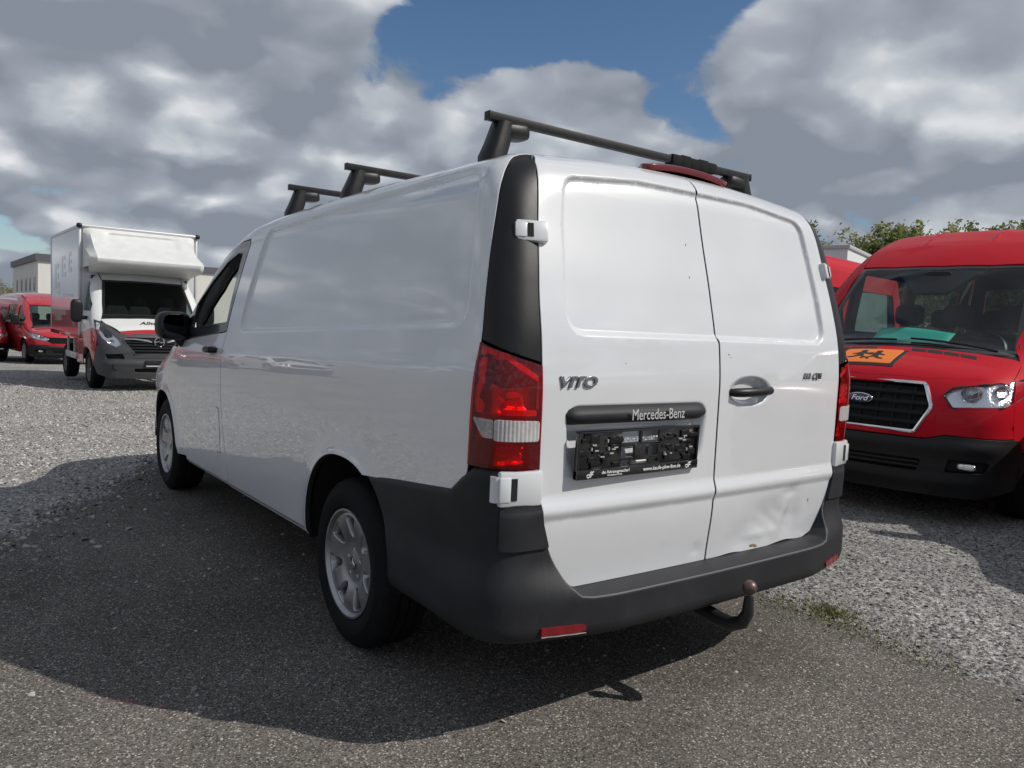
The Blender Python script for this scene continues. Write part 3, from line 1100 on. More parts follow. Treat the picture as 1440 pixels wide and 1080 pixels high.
exr.append(np.stack([gx_.ravel(), gz_.ravel()], 1))
outR = lambda P: np.tile([0, -1.0, 0], (len(P), 1))
rdl = obj('rear_door', panel_mesh(door_l, rear_fn, 0.022, extra=exl, outward=outR, flange=0.03, dark_edge=1), WHITE, van)
door_r = door_l.copy(); door_r[:, 0] *= -1
# the dented right door's lower edge is wavy
door_r = resample(door_r, 0.02)
lowm = door_r[:, 1] < 0.501
door_r[lowm, 1] += 0.006 * np.sin(door_r[lowm, 0] * 16) * smooth(0.05, 0.2, door_r[lowm, 0]) * (1 - smooth(0.5, 0.62, door_r[lowm, 0]))
rdr = obj('rear_door', panel_mesh(door_r[::-1], rear_fn, 0.022, extra=exr, outward=outR, flange=0.03, dark_edge=1), WHITE, van)
tag(rdr, 'white rear door with dented lower half and black handle')
tag(rdl, 'white rear door with number plate holder')

# rear corners: black pillar trim, tail lamps, lower trim
CY = 0.75
RU = 0.9


def corner(u, z, off=0.0):
    ph = np.asarray(u) / RU
    c, s = np.cos(ph), np.sin(ph)
    P = VB.cast(-c * 2.0, CY - s * 2.0, z, c, s, 0, 0, 1.9)
    if np.ndim(off) or off != 0:
        n = VB.grad(P.reshape(-1, 3)).reshape(P.shape)
        P = P + n * (np.asarray(off)[..., None] if np.ndim(off) else off)
    return P


def u_side(y, z):
    p = VB.side(np.asarray(y, float), np.asarray(z, float))
    return np.arctan2(CY - p[..., 1], np.abs(p[..., 0])) * RU


def u_rear(x, z):
    p = VB.rear(-np.abs(np.asarray(x, float)), np.asarray(z, float))
    return np.arctan2(CY - p[..., 1], np.abs(p[..., 0])) * RU


def corner_poly(zl, zr, left_top=True):
    """zl, zr: z samples on the side edge (downwards) and the door edge (upwards)"""
    L_ = [(float(u_side(V_ys(z) - 0.005, z)), z) for z in zl]
    R_ = [(float(u_rear(V_xd(z) + 0.006, z)), z) for z in zr]
    return L_ + R_


pil = corner_poly(np.linspace(1.80, 1.272, 20), np.linspace(1.212, 1.80, 20))
pil = pil + [(pil[-1][0] - 0.001, 1.824), (pil[-1][0] - 0.010, 1.836), (pil[-1][0] - 0.030, 1.842), ((pil[-1][0] + pil[0][0]) / 2, 1.842), (pil[0][0] + 0.014, 1.834), (pil[0][0] + 0.004, 1.820)]


def pil_fn(u, z):
    d = -0.002 + 0 * u
    # raised boss around the upper hinge
    d = d + 0.010 * smooth(1.505, 1.52, z) * (1 - smooth(1.675, 1.70, z)) * smooth(1.06, 1.075, u)
    return corner(u, z, d)


both('pillar_trim', np.array(pil), 0.016, BLACK, fn=pil_fn)
lamp = corner_poly(np.linspace(1.262, 0.895, 12), np.linspace(0.893, 1.200, 12))
lamp = np.array(lamp)
la, lb = both('tail_lamp', lamp, 0.02, REDLENS, fn=lambda u, z: corner(u, z, 0.004 + 0.006 * np.exp(-((z - 1.08) / 0.15) ** 2)), flange=0.0)
umin, umax = lamp[:, 0].min(), lamp[:, 0].max()


def lamp_in(u, z):
    t = (u - umin) / (umax - umin)
    d = -0.030 + 0.012 * np.cos(t * 9) * smooth(1.08, 1.0, z)
    d = d - 0.016 * np.exp(-((t - 0.66) / 0.24) ** 2 - ((z - 1.125) / 0.05) ** 2)
    d = d - 0.014 * np.exp(-((t - 0.66) / 0.24) ** 2 - ((z - 1.20) / 0.03) ** 2)
    d = d + 0.029 * np.exp(-((t - 0.42) / 0.13) ** 2) + 0.010 * np.exp(-((z - 1.055) / 0.012) ** 2)
    d = d - 0.012 * np.exp(-((t - 0.62) / 0.3) ** 2 - ((z - 0.935) / 0.03) ** 2) + 0.004 * np.sin(z * 300) * (z < 0.96)
    return corner(u, z, d)


RIN = mat('lamp_inside', (0.80, 0.78, 0.78), 0.30, metal=0.55, bump=0.004, bscale=55)
sh = lamp.mean(0) + (lamp - lamp.mean(0)) * 0.985
la_i, lb_i = both('reflector', sh, 0.010, RIN, parent=la, fn=lamp_in, flange=0.0, mirror=False)
obj('reflector', mirror_mesh(la_i.data), RIN, lb)
# lamp housing behind, so that no light leaks
hs, _ = both('housing', sh, 0.03, mat('lamp_housing', (0.10, 0.01, 0.012), 0.5), parent=la, fn=lambda u, z: corner(u, z, -0.055), flange=-0.058, roll=0.0, mirror=False)
obj('housing', mirror_mesh(hs.data), MATS['lamp_housing'], lb)
LW = mat('lamp_white', (0.95, 0.92, 0.92), 0.35, metal=0.2, noise=0.05, nscale=60)
LD = mat('lamp_dark', (0.05, 0.03, 0.03), 0.25)
LG = mat('lamp_clear', (0.34, 0.32, 0.32), 0.15, coat=1.0, noise=0.4, nscale=60)
CLW = mat('white_lens', (0.47, 0.455, 0.455), 0.16, coat=0.8, bump=0.0006, bscale=700, noise=0.15, nscale=70)


def lamp_piece(nm, pts, d, m_, sp=0.008, r_=0.004, rib=0.0):
    poly = rnd([(umin + (umax - umin) * t, z) for t, z in pts], r_, 3)
    a_, _ = both(nm, poly, sp, m_, parent=la, fn=lambda u, z: corner(u, z, d + rib * np.sin(u * 800)), flange=0.003, roll=0.001, mirror=False)
    obj(nm, mirror_mesh(a_.data), m_, lb)


ell = lambda t, z, a, b: [(t + a * math.cos(q), z + b * math.sin(q)) for q in np.linspace(0, 6.28, 12, endpoint=False)]
lamp_piece('lamp_facet', [(0.06, 1.250), (0.2, 1.250), (0.55, 1.230), (0.97, 1.166), (0.97, 1.150), (0.55, 1.214), (0.25, 1.232), (0.08, 1.225)], -0.004, LW)
lamp_piece('lamp_facet', [(0.955, 1.160), (0.985, 1.155), (0.985, 1.07), (0.955, 1.07)], -0.004, LW)
lamp_piece('lamp_facet', [(0.10, 1.215), (0.24, 1.22), (0.22, 1.15), (0.13, 1.10), (0.24, 1.08), (0.20, 1.055), (0.10, 1.055), (0.05, 1.1), (0.12, 1.15)], -0.004, LW)
lamp_piece('lamp_facet', [(0.35, 1.070), (0.95, 1.066), (0.95, 1.050), (0.35, 1.054)], -0.004, LW)
lamp_piece('lamp_facet', [(0.28, 1.150), (0.34, 1.218), (0.58, 1.206), (0.92, 1.146), (0.92, 1.138), (0.5, 1.133)], -0.006, LD)
lamp_piece('lamp_facet', [(0.06, 0.975), (0.26, 0.985), (0.34, 0.96), (0.30, 0.902), (0.05, 0.902)], -0.006, LD)
lamp_piece('bulb_glint', ell(0.64, 1.112, 0.10, 0.008), -0.003, LW)  # glints of the bulbs, painted as flat white ellipses
lamp_piece('bulb_glint', ell(0.62, 1.088, 0.09, 0.007), -0.003, LW)
lamp_piece('reversing_lens', [(0.43, 0.978), (0.965, 0.976), (0.965, 1.036), (0.43, 1.040)], 0.0105, CLW, 0.0024, 0.008, 0.0009)
lamp_piece('side_prism', [(0.10, 1.042), (0.41, 1.038), (0.41, 0.984), (0.27, 0.986)], 0.0100, LG, 0.006, 0.004)
# dark surround line of the lamp towards the door
trimp = corner_poly(np.linspace(0.775, 0.652, 6), np.linspace(0.652, 0.775, 6))
ut = [p[0] for p in trimp]
u0t = u_rear(0.905, 0.70)
trim = rnd([(float(u0t), 0.650), (float(u_rear(V_xd(0.65) + 0.006, 0.65)), 0.650), (float(u_rear(V_xd(0.72) + 0.006, 0.72)), 0.72), (float(u_rear(V_xd(0.785) + 0.006, 0.785)), 0.785), (float(u0t), 0.785)], [0.01, 0.004, 0, 0.004, 0.02], 4)
both('corner_trim', trim, 0.02, BUMPER, fn=lambda u, z: corner(u, z, 0.010 + 0.006 * smooth(0.78, 0.755, z)))

# bumper wrapped round the tail
phis = np.unique(np.concatenate([np.linspace(math.radians(-9), math.radians(189), 76), np.radians(np.linspace(35, 62, 60)), np.radians(180 - np.linspace(35, 62, 60))]))


def bump_cols():
    V = []; cols = []
    rows = 34
    for ph in phis:
        p5 = VB.cast(-math.cos(ph) * 2.0, CY - math.sin(ph) * 2.0, 0.55, math.cos(ph), math.sin(ph), 0, 0, 1.9)
        x, y = abs(float(p5[0])), float(p5[1])
        sidew = float(smooth(0.06, 0.20, y))               # 1 on the flank
        ztop = 0.742 + 0.066 * float(np.clip((0.80 - y) / 0.6, 0, 1)) if y > 0.19 else 0.808
        cornr = float(smooth(0.690, 0.765, x)) if y < 0.19 else 1.0
        if y <= 0.16:
            ztop = float(np.interp(x, [0.62, 0.66, 0.705, 0.745, 0.772, 0.785], [0.494, 0.500, 0.545, 0.640, 0.740, 0.782]))
            # up to the side panel behind the lamp
            if x > 0.885:
                ztop = 0.782 + (0.888 - 0.782) * float(smooth(0.888, 0.900, x))
        elif y < 0.24:
            ztop = max(ztop, 0.808 + 0.080 * float(smooth(0.215, 0.172, y)))
        bul = 0.012 + 0.064 * (1 - float(smooth(0.50, 0.94, x))) * (1 - float(smooth(0.0, 0.3, y)))+ 0.014 * (1 - float(smooth(0.1, 0.45, y)))
        zs_ = np.concatenate([[0.372, 0.366, 0.372, 0.39], np.linspace(0.41, ztop, rows - 4)])
        lip = 0.50
        sh_ = smooth(0.625, 0.488, zs_)
        rear_w = 1 - float(smooth(0.05, 0.22, y))
        offs = 0.006 + bul * (sh_ if True else 1)
        offs = np.where(zs_ < 0.40, offs - (0.40 - zs_) * 0.5, offs)
        offs[0] = -0.10; offs[1] = offs[3] - 0.035; offs[2] = offs[3] - 0.012
        offs[-1] -= 0.006
        P = VB.cast(-math.cos(ph) * 2.0, CY - math.sin(ph) * 2.0, np.full(len(zs_), 0.55) + 0 * zs_, math.cos(ph), math.sin(ph), 0, 0, 1.9)
        Pz = VB.cast(-math.cos(ph) * 2.0, CY - math.sin(ph) * 2.0, np.maximum(zs_, 0.50), math.cos(ph), math.sin(ph), 0, 0, 1.9)
        n = VB.grad(Pz); n[:, 2] = 0; n /= np.linalg.norm(n, axis=1)[:, None]
        Q = Pz + n * offs[:, None]
        Q[:, 2] = zs_
        ya = 1.045 - 0.418 * np.clip(1 - np.clip((Q[:, 2] - 0.335) / 0.455, 0, 1) ** 2.3, 0, 1) ** (1 / 2.3)
        Q[:, 1] = np.minimum(Q[:, 1], ya)
        # shelf: back towards the body
        inner = Q[-1] - n[-1] * (offs[-1] + 0.035); inner[2] = ztop + 0.004
        mid = Q[-1] - n[-1] * 0.008; mid[2] = ztop + 0.004
        drop = inner.copy(); drop[2] -= 0.05
        V.append(np.concatenate([Q, [mid], [inner], [drop]]))
    return np.array(V)


BV = bump_cols()
nc, nr = BV.shape[:2]
bfaces = []
for i in range(nc - 1):
    for j in range(nr - 1):
        bfaces.append((i * nr + j, (i + 1) * nr + j, (i + 1) * nr + j + 1, i * nr + j + 1))
bme = mesh_from(BV.reshape(-1, 3), bfaces, 'bumper', True)
bme.set_sharp_from_angle(angle=math.radians(50))
bumper = obj('rear_bumper', bme, BUMPER, van)


mb = MB()
mb.tube([tuple(q) for q in BV[np.abs(np.degrees(phis) - 90) < 50][:, -4]], 0.0035, 6)
mb.build('lip_bead', mat('worn_lip_highlight', (0.11, 0.11, 0.115), 0.45), bumper)  # pale bead: the lip's highlight and its wear put into one colour


def bump_pt(x, z):
    """outer bumper surface on the rear for a given x"""
    c = BV[:, 10, 0]
    rear_half = BV[:, 10, 1] < 0.3
    i = np.argmin(np.abs(c - x) + (~rear_half) * 10)
    col = BV[i]
    j = np.argmin(np.abs(col[3:-3, 2] - z)) + 3
    return col[j]


for s in (-1, 1):
    xs_ = np.linspace(0.650, 0.795, 9)
    pts = [bump_pt(s * x, 0.405) for x in xs_]
    vs_, fs_ = [], []
    for k, p in enumerate(pts):
        h0, h1 = 0.394, 0.419
        if k == 0:
            h0, h1 = 0.399, 0.415
        for (yy, zz) in ((0.012, h0), (-0.006, h0), (-0.006, h1), (0.012, h1)):
            vs_.append((s * xs_[k], np.interp(xs_[k], xs_, [q[1] for q in pts]) + yy, zz))
    for k in range(len(pts) - 1):
        for m in range(4):
            fs_.append((k * 4 + m, k * 4 + (m + 1) % 4, k * 4 + 4 + (m + 1) % 4, k * 4 + 4 + m))
    fs_ += [(3, 2, 1, 0), tuple(len(vs_) - 4 + m for m in range(4))]
    me = mesh_from(vs_, fs_, 'reflector')
    bm_ = bmesh.new(); bm_.from_mesh(me); bmesh.ops.recalc_face_normals(bm_, faces=bm_.faces); bm_.to_mesh(me); bm_.free()
    obj('reflector', me, REFLRED, bumper)
    # pale lip below the reflector
    mb = MB(); mb.tube([(s * x, p[1] - 0.006, 0.391) for x, p in zip(xs_, pts)], 0.002, 6); mb.build('reflector_rim', mat('grey_rim', (0.16, 0.16, 0.165), 0.4), bumper)

# hinges
for s in (-1, 1):
    for (x0, x1, z0, z1, yb) in ((0.785, 0.925, 0.782, 0.888, None), (0.742, 0.845, 1.568, 1.636, None)):
        lowh = z0 < 1
        ym0 = float(VB.rear(np.array([s * x0]), np.array([(z0 + z1) / 2]))[0][1])
        ym1 = ym0 + 0.018
        ang = math.atan2(0.030 if lowh else 0.045, x1 - x0)
        M_ = Matrix.Translation((s * x0, ym0 - (0.012 if lowh else 0.020), (z0 + z1) / 2)) @ Matrix.Rotation(s * ang, 4, 'Z') @ Matrix.Rotation(math.radians(0 if lowh else -14), 4, 'X')
        w = x1 - x0
        mb = MB()
        a0, a1 = (0, w) if s > 0 else (-w, 0)
        hz = (z1 - z0) / 2
        mb.box(a0, a1, -0.006, 0.05, -hz, hz, 0.009, 2, M_)
        h = mb.build('door_hinge', WHITE, van)
        mb = MB()
        k0 = w - 0.004
        for zz0, zz1, rr in ((-hz * 0.72, hz * 0.72, 0.019),):
            mb.lathe([(zz0, 0.0), (zz0, rr), (zz1, rr), (zz1, 0.0)], 16, 'Z', (s * (w + 0.002), 0.018, 0), mtx=M_)
        mb.box(*sorted((s * (w - 0.035), s * (w + 0.002))), -0.010, 0.04, -hz * 0.70, hz * 0.70, 0.004, 2, M_)
        mb.build('knuckle', WHITE, h)
        mb = MB()
        mb.box(*sorted((s * (w - 0.055), s * (w - 0.036))), -0.0085, 0.03, -hz * 0.62, hz * 0.62, 0.0, 1, M_)
        mb.build('slot', VOID, h)

# grip bar with lettering over the plate
def strip_mesh(x0, x1, zlo, zhi, depth, n=40):
    vs_, fs_ = [], []
    m = 10
    for i in range(n + 1):
        t = i / n
        x = x0 + (x1 - x0) * t
        e = min(t, 1 - t) * (x1 - x0)
        k = float(np.sqrt(np.clip(1 - (1 - np.clip(e / 0.06, 0, 1)) ** 2, 0, 1)))
        y0 = float(VB.rear(np.array([x]), np.array([1.05]))[0][1])
        for j in range(m):
            a = j / (m - 1)
            z = zlo + (zhi - zlo) * (0.5 + (a - 0.5) * (0.35 + 0.65 * k))
            prof = math.sin(math.pi * min(1, a * 1.0)) ** 0.45 if 0 < a < 1 else 0
            prof *= 1 - 0.35 * a
            y = y0 + 0.035 - (depth + 0.035) * prof * (0.55 + 0.45 * k)
            vs_.append((x, y, z))
    for i in range(n):
        for j in range(m - 1):
            fs_.append((i * m + j, (i + 1) * m + j, (i + 1) * m + j + 1, i * m + j + 1))
    return mesh_from(vs_, fs_, 'strip', True)


grip = obj('number_plate_lamp_bar', strip_mesh(-0.705, -0.070, 1.014, 1.088, 0.034), BUMPER, rdl)
yb = float(VB.rear(np.array([-0.3]), np.array([1.05]))[0][1])
tm = text_mesh('Mercedes-Benz', 0.050, 0.001, sx=0.80)
tm.transform(Matrix.Translation((-0.335, yb - 0.030, 1.046)) @ Matrix.Rotation(math.radians(90), 4, 'X'))
obj('brand_lettering', tm, mat('silver_print', (0.62, 0.62, 0.62), 0.4, metal=0.3), rdl)
# VITO and 111 CDI badges
for s_, cx, cz, size, sxx, nm in (('VITO', -0.664, 1.150, 0.047, 1.42, 'model_badge'), ('111 CDI', 0.578, 1.165, 0.036, 1.0, 'engine_badge')):
    t_ = text_mesh(s_, size, 0.0030, shear=0.28, off=0.0009 if s_ == 'VITO' else 0.0, sx=sxx, bevel=0.0005 if s_ == 'VITO' else 0.0, spacing=0.97 if s_ == 'VITO' else 1.06)
    t_.transform(Matrix.Translation((cx, 0, cz)) @ RX90)
    bend_to(t_, rear_y, 0.0035)
    obj(nm, t_, DARKCHROME, rdl if cx < 0 else rdr)

# empty number plate holder
px0, px1, pz0, pz1 = -0.672, -0.118, 0.852, 1.002
pc = Matrix.Translation(((px0 + px1) / 2, float(VB.rear(np.array([-0.39]), np.array([0.93]))[0][1]) - 0.012, (pz0 + pz1) / 2)) @ Matrix.Rotation(math.radians(2), 4, 'X')
hw, hh_ = (px1 - px0) / 2, (pz1 - pz0) / 2
holder = obj('number_plate_holder', None, None, rdl)
holder.matrix_local = pc
mb = MB()
for (a, b, c_, d_) in ((-hw, hw, hh_ - 0.008, hh_), (-hw, -hw + 0.008, -hh_, hh_), (hw - 0.008, hw, -hh_, hh_)):
    mb.box(a, b, -0.012, 0.006, c_, d_, 0.003)
# back lattice: solid fields at the ends, open in the middle
mb.box(-hw + 0.004, -0.085, -0.002, 0.006, -hh_ + 0.03, hh_ - 0.004, 0.001)
mb.box(0.085, hw - 0.004, -0.002, 0.006, -hh_ + 0.03, hh_ - 0.004, 0.001)
for z_ in (hh_ - 0.052, -hh_ + 0.052, -hh_ + 0.030):
    mb.box(-0.09, 0.09, -0.004, 0.006, z_ - 0.005, z_ + 0.005, 0.001)
for x_ in (-0.0, -0.045, 0.045):
    mb.box(x_ - 0.005, x_ + 0.005, -0.004, 0.006, -hh_ + 0.025 if x_ else hh_ - 0.052, hh_ - 0.004 if not x_ else -hh_ + 0.055, 0.001)
mb.box(-0.03, 0.035, -0.006, 0.004, -0.030, 0.022, 0.002)
mb.build('frame', GLOSSBLACK, holder)
mb = MB()
rr = random.Random(3)
for s in (-1, 1):
    for k in range(26):
        x = s * rr.uniform(0.095, hw - 0.02); z = rr.uniform(-hh_ + 0.04, hh_ - 0.02)
        w_, h_ = rr.uniform(0.003, 0.022), rr.uniform(0.002, 0.012)
        mb.box(x - w_, x + w_, -0.005 - rr.uniform(0, 0.005), 0.0, z - h_, z + h_, 0.001, 1)
tag(mb.build('clip_ribs', BLACK, holder), kind='stuff')
mb = MB()
for s in (-1, 1):
    for k in range(9):
        x = s * rr.uniform(0.11, hw - 0.03); z = rr.uniform(-hh_ + 0.05, hh_ - 0.03)
        w_, h_ = rr.choice([(0.004, 0.002), (0.002, 0.005), (0.008, 0.002)])
        mb.box(x - w_, x + w_, -0.0105, -0.004, z - h_, z + h_)
tag(mb.build('pale_clips', mat('pale_clip', (0.55, 0.56, 0.57), 0.35, metal=0.4), holder), kind='stuff')
mb = MB(); mb.box(-hw, hw, -0.014, 0.006, -hh_, -hh_ + 0.030, 0.003)
adv = mb.build('advertising_strip', GLOSSBLACK, holder)
for s_, x_, sz, z_ in (('www.kaufe-pkw-lkw.de', 0.098, 0.0175, 0.0), ('die Fahrzeugmacher!', -0.115, 0.0135, 0.003), ('Echt abgefahrener Service.', -0.118, 0.0056, -0.0072)):
    t_ = text_mesh(s_, sz, 0.0003, off=0.0002, sx=1.08, shear=0.12 if 'die' in s_ else 0, res=2)
    t_.transform(Matrix.Translation((x_, -0.0146, -hh_ + 0.015 + z_)) @ RX90)
    obj('lettering', t_, PRINTW, adv)
for x_ in (-0.222, 0.228):
    mb = MB()
    zc_ = -hh_ + 0.015
    arcp = [(x_ - 0.010 + 0.006 * math.cos(a), -0.0148, zc_ - 0.004 + 0.005 * math.sin(a)) for a in np.linspace(0.3, 2 * math.pi, 10)]
    mb.tube(arcp + [(x_ - 0.002, -0.0148, zc_ + 0.006), (x_ + 0.004, -0.0148, zc_ + 0.010)], 0.0016, 5)
    mb.tube([(x_ - 0.001, -0.0148, zc_ - 0.009), (x_ + 0.004, -0.0148, zc_ + 0.004), (x_ + 0.012, -0.0148, zc_ + 0.010)], 0.0018, 5)
    mb.tube([(x_ + 0.002, -0.0148, zc_ - 0.001), (x_ + 0.010, -0.0148, zc_)], 0.0014, 5)
    mb.build('logo', PRINTW, adv)

# door handle in its recess
mb = MB()
yh = float(VB.rear(np.array([HX]), np.array([HZ]))[0][1])
hp = [(HX - 0.122, yh + 0.012, HZ - 0.003), (HX - 0.10, yh - 0.012, HZ - 0.003), (HX - 0.04, yh - 0.022, HZ - 0.002), (HX + 0.04, yh - 0.022, HZ), (HX + 0.10, yh - 0.010, HZ + 0.002), (HX + 0.122, yh + 0.012, HZ + 0.002)]
mb.tube(hp, [0.012, 0.0165, 0.0175, 0.0175, 0.0165, 0.012], 12)
mb.build('door_handle', BLACK, rdr)
# rust spot and chips on the dented door
mb = MB()
for (x, z, w_, h_) in ((0.28, 0.512, 0.020, 0.006), (0.30, 0.507, 0.012, 0.005)):
    yy = float(rear_y(np.array([x]), np.array([z]))[0])
    mb.sellipsoid((x, yy - 0.0003, z), (w_, 0.0012, h_), 0.9, 14, 6)
mb.build('rust_spot', mat('rust', (0.16, 0.09, 0.04), 0.9, col2=(0.30, 0.22, 0.12), nscale=120), rdr)
mb = MB()
for (x, z, w_, h_) in ((-0.10, 1.51, 0.0016, 0.006), (-0.095, 1.625, 0.0016, 0.007), (0.05, 1.245, 0.003, 0.004), (0.06, 1.235, 0.002, 0.003), (-0.07, 0.54, 0.002, 0.003), (-0.46, 1.21, 0.002, 0.0015), (0.62, 0.66, 0.002, 0.01)):
    yy = float(rear_y(np.array([x]), np.array([z]))[0])
    mb.sellipsoid((x, yy - 0.0002, z), (w_, 0.0008, h_), 1.0, 10, 6)
tag(mb.build('paint_chips', mat('chip', (0.10, 0.10, 0.11), 0.8), rdr), kind='stuff')

# third brake light under the rearmost bar
bl = rnd([(-0.205, 0.232), (0.285, 0.232), (0.22, 0.34), (-0.14, 0.34)], 0.03)


def bl_fn(x, y):
    P = VB.top(x, y)
    P[..., 2] += 0.003 + 0.034 * np.sqrt(np.clip(1 - ((x - 0.04) / 0.262) ** 2, 0, 1)) * smooth(0.37, 0.24, y)
    return P


obj('high_brake_light', panel_mesh(bl, bl_fn, 0.012, outward=outF, flange=0.02), mat('brake_lens', (0.16, 0.012, 0.02), 0.2, coat=0.8), van)

# wheels, arch liners, floor, liner
for (yc, zz) in ((1.045, 0.335), (4.245, 0.335)):
    for s in (-1, 1):
        make_wheel('wheel', van, s * 0.930, yc, zz, s)
        mb = MB()
        pr = arch(yc, 0.335, 0.415, 0.445 if yc < 2 else 0.41, 0, 180, 20)
        vs_, fs_ = [], []
        for (y, z) in pr:
            vs_ += [(s * 0.925, y, z), (s * 0.66, y, z)]
        fs_ = [(2 * i, 2 * i + 1, 2 * i + 3, 2 * i + 2) for i in range(len(pr) - 1)]
        fs_.append(tuple(2 * i + 1 for i in range(len(pr))))
        obj('arch_liner', mesh_from(vs_, fs_), VOID, van)
mb = MB()
mb.box(-0.66, 0.66, 0.12, 4.9, 0.30, 0.50)
mb.box(-0.90, 0.90, 1.50, 3.78, 0.33, 0.52)
mb.box(-0.86, 0.86, 0.14, 0.60, 0.42, 0.60)
mb.build('underbody', VOID, van, smooth_shade=False)


def liner(y0, y1, off, zlo, n=14, m=36):
    vs_, fs_ = [], []
    ys = np.linspace(y0, y1, n)
    for y in ys:
        p = VB.side(np.array([y]), np.array([zlo]))[0]
        v0 = math.atan2(zlo - VB.zc, abs(p[0])) * 0.95
        vv = np.linspace(v0, 0.95 * math.pi - v0, m)
        P = VB.cyl(np.full(m, y), vv, -1)
        P = P - VB.grad(P) * off
        vs_ += [tuple(q) for q in P]
    for i in range(n - 1):
        for j in range(m - 1):
            fs_.append((i * m + j, i * m + j + 1, (i + 1) * m + j + 1, (i + 1) * m + j))
    fs_.append(tuple(range(m))); fs_.append(tuple((n - 1) * m + j for j in range(m))[::-1])
    for i in range(n - 1):
        fs_.append((i * m, (i + 1) * m, (i + 1) * m + m - 1, i * m + m - 1))
    return mesh_from(vs_, fs_)


obj('cargo_liner', liner(0.23, 2.50, 0.05, 0.80), VOID, van)
mb = MB()
mb.box(-0.88, 0.88, 2.48, 3.9, 0.50, 0.60)
mb.box(-0.80, 0.80, 3.75, 4.55, 0.55, 1.00)
mb.build('cab_floor', VOID, van, smooth_shade=False)
mb = MB(); mb.sellipsoid((0, 4.02, 1.00), (0.86, 0.30, 0.13), 0.5)
mb.build('dashboard', DASH, van)
mb = MB()
mb.lathe([(-0.016, 0.185), (0, 0.198), (0.016, 0.185), (0, 0.172)], 28, 'Y', (0, 0, 0), closed=True, mtx=Matrix.Translation((-0.42, 3.66, 1.06)) @ Matrix.Rotation(math.radians(28), 4, 'X'))
mb.build('steering_wheel', BLACK, van)
for x in (-0.43, 0.43):
    mb = MB()
    mb.sellipsoid((x, 2.98, 0.72), (0.25, 0.26, 0.10), 0.5)
    mb.sellipsoid((x, 2.76, 1.05), (0.24, 0.075, 0.33), 0.5, mtx=Matrix.Rotation(math.radians(8), 4, 'X'))
    seat = mb.build('seat', FABRIC, van)
    mb = MB(); mb.sellipsoid((x, 2.71, 1.46), (0.14, 0.055, 0.095), 0.55); mb.build('headrest', FABRIC, seat)

# mirrors
for s in (-1, 1):
    root = obj('door_mirror', None, None, van)
    mb = MB()
    mb.sellipsoid((s * 1.030, 3.62, 1.215), (0.108, 0.072, 0.094), 0.62, 28, 16, Matrix.Rotation(s * math.radians(-8), 4, 'Z'))
    mb.build('mirror_housing', BLACK, root)
    mb = MB(); mb.tube([(s * 0.92, 3.74, 1.10), (s * 0.97, 3.69, 1.115), (s * 1.0, 3.64, 1.15)], [0.045, 0.035, 0.03], 10)
    mb.build('mirror_arm', BLACK, root)
    mb = MB(); mb.sellipsoid((s * 1.030, 3.552, 1.215), (0.090, 0.006, 0.076), 0.62, 24, 8, Matrix.Rotation(s * math.radians(-8), 4, 'Z'))
    mb.build('mirror_glass', mat('mirror_glass', (0.05, 0.052, 0.058), 0.08, metal=1.0), root)  # dark colour stands in for a dark reflection in the glass
# door handles
for s in (-1, 1):
    for yy in (2.94,):
        p = VB.side(np.array([yy]), np.array([1.092]), s)[0]
        mb = MB()
        mb.tube([(p[0] - s * 0.005, yy - 0.085, 1.094), (p[0] + s * 0.030, yy - 0.06, 1.096), (p[0] + s * 0.034, yy + 0.03, 1.092), (p[0] - s * 0.002, yy + 0.085, 1.088)], [0.015, 0.019, 0.019, 0.013], 10)
        mb.build('door_handle', BLACK, van)
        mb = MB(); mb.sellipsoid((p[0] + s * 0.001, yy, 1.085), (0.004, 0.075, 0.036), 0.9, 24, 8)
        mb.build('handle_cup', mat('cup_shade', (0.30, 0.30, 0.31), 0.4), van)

# roof bars with feet
for k, (yy, zt) in enumerate(((0.486, 2.030), (1.650, 2.020), (2.393, 2.012))):
    root = obj('roof_bar', None, None, van)
    mb = MB()
    mb.box(-0.715, 0.715, yy - 0.016, yy + 0.016, zt - 0.017, zt + 0.012, 0.003)
    mb.build('crossbar', BAR, root)
    for s in (-1, 1):
        mb = MB()
        mb.box(s * 0.7155 - 0.003, s * 0.7155 + 0.003, yy - 0.017, yy + 0.017, zt - 0.018, zt + 0.013, 0.002)
        mb.build('end_cap', BLACK, root)
        zr = float(VB.top(np.array([s * 0.70]), np.array([yy]))[0][2])
        vs_, fs_ = [], []
        secs = [(0.692, zr - 0.030, 0.048, 0.040), (0.690, zr + 0.018, 0.047, 0.043), (0.672, zr + 0.065, 0.043, 0.040), (0.650, zt - 0.016, 0.038, 0.034)]
        n = 14
        # upright blade
        for (xc, zz, wy, wx) in secs:
            for q in range(n):
                a = 2 * math.pi * q / n
                ca, sa = math.cos(a), math.sin(a)
                vs_.append((s * (xc - wx * math.copysign(abs(ca) ** 0.6, ca)), yy + wy * math.copysign(abs(sa) ** 0.6, sa), zz))
        for i in range(len(secs) - 1):
            for q in range(n):
                fs_.append((i * n + q, i * n + (q + 1) % n, (i + 1) * n + (q + 1) % n, (i + 1) * n + q))
        fs_.append(tuple(range(n))); fs_.append(tuple((len(secs) - 1) * n + q for q in range(n)))
        me = mesh_from(vs_, fs_, 'foot', True)
        bm_ = bmesh.new(); bm_.from_mesh(me); bmesh.ops.recalc_face_normals(bm_, faces=bm_.faces); bm_.to_mesh(me); bm_.free()
        me.set_sharp_from_angle(angle=math.radians(50))
        obj('foot', me, BLACK, root)
        mb = MB()
        mb.sellipsoid((s * 0.607, yy, zt - 0.042), (0.058, 0.040, 0.028), 0.5, 20, 10, Matrix.Rotation(s * math.radians(4), 4, 'Y'))
        mb.build('clamp_cover', BLACK, root)
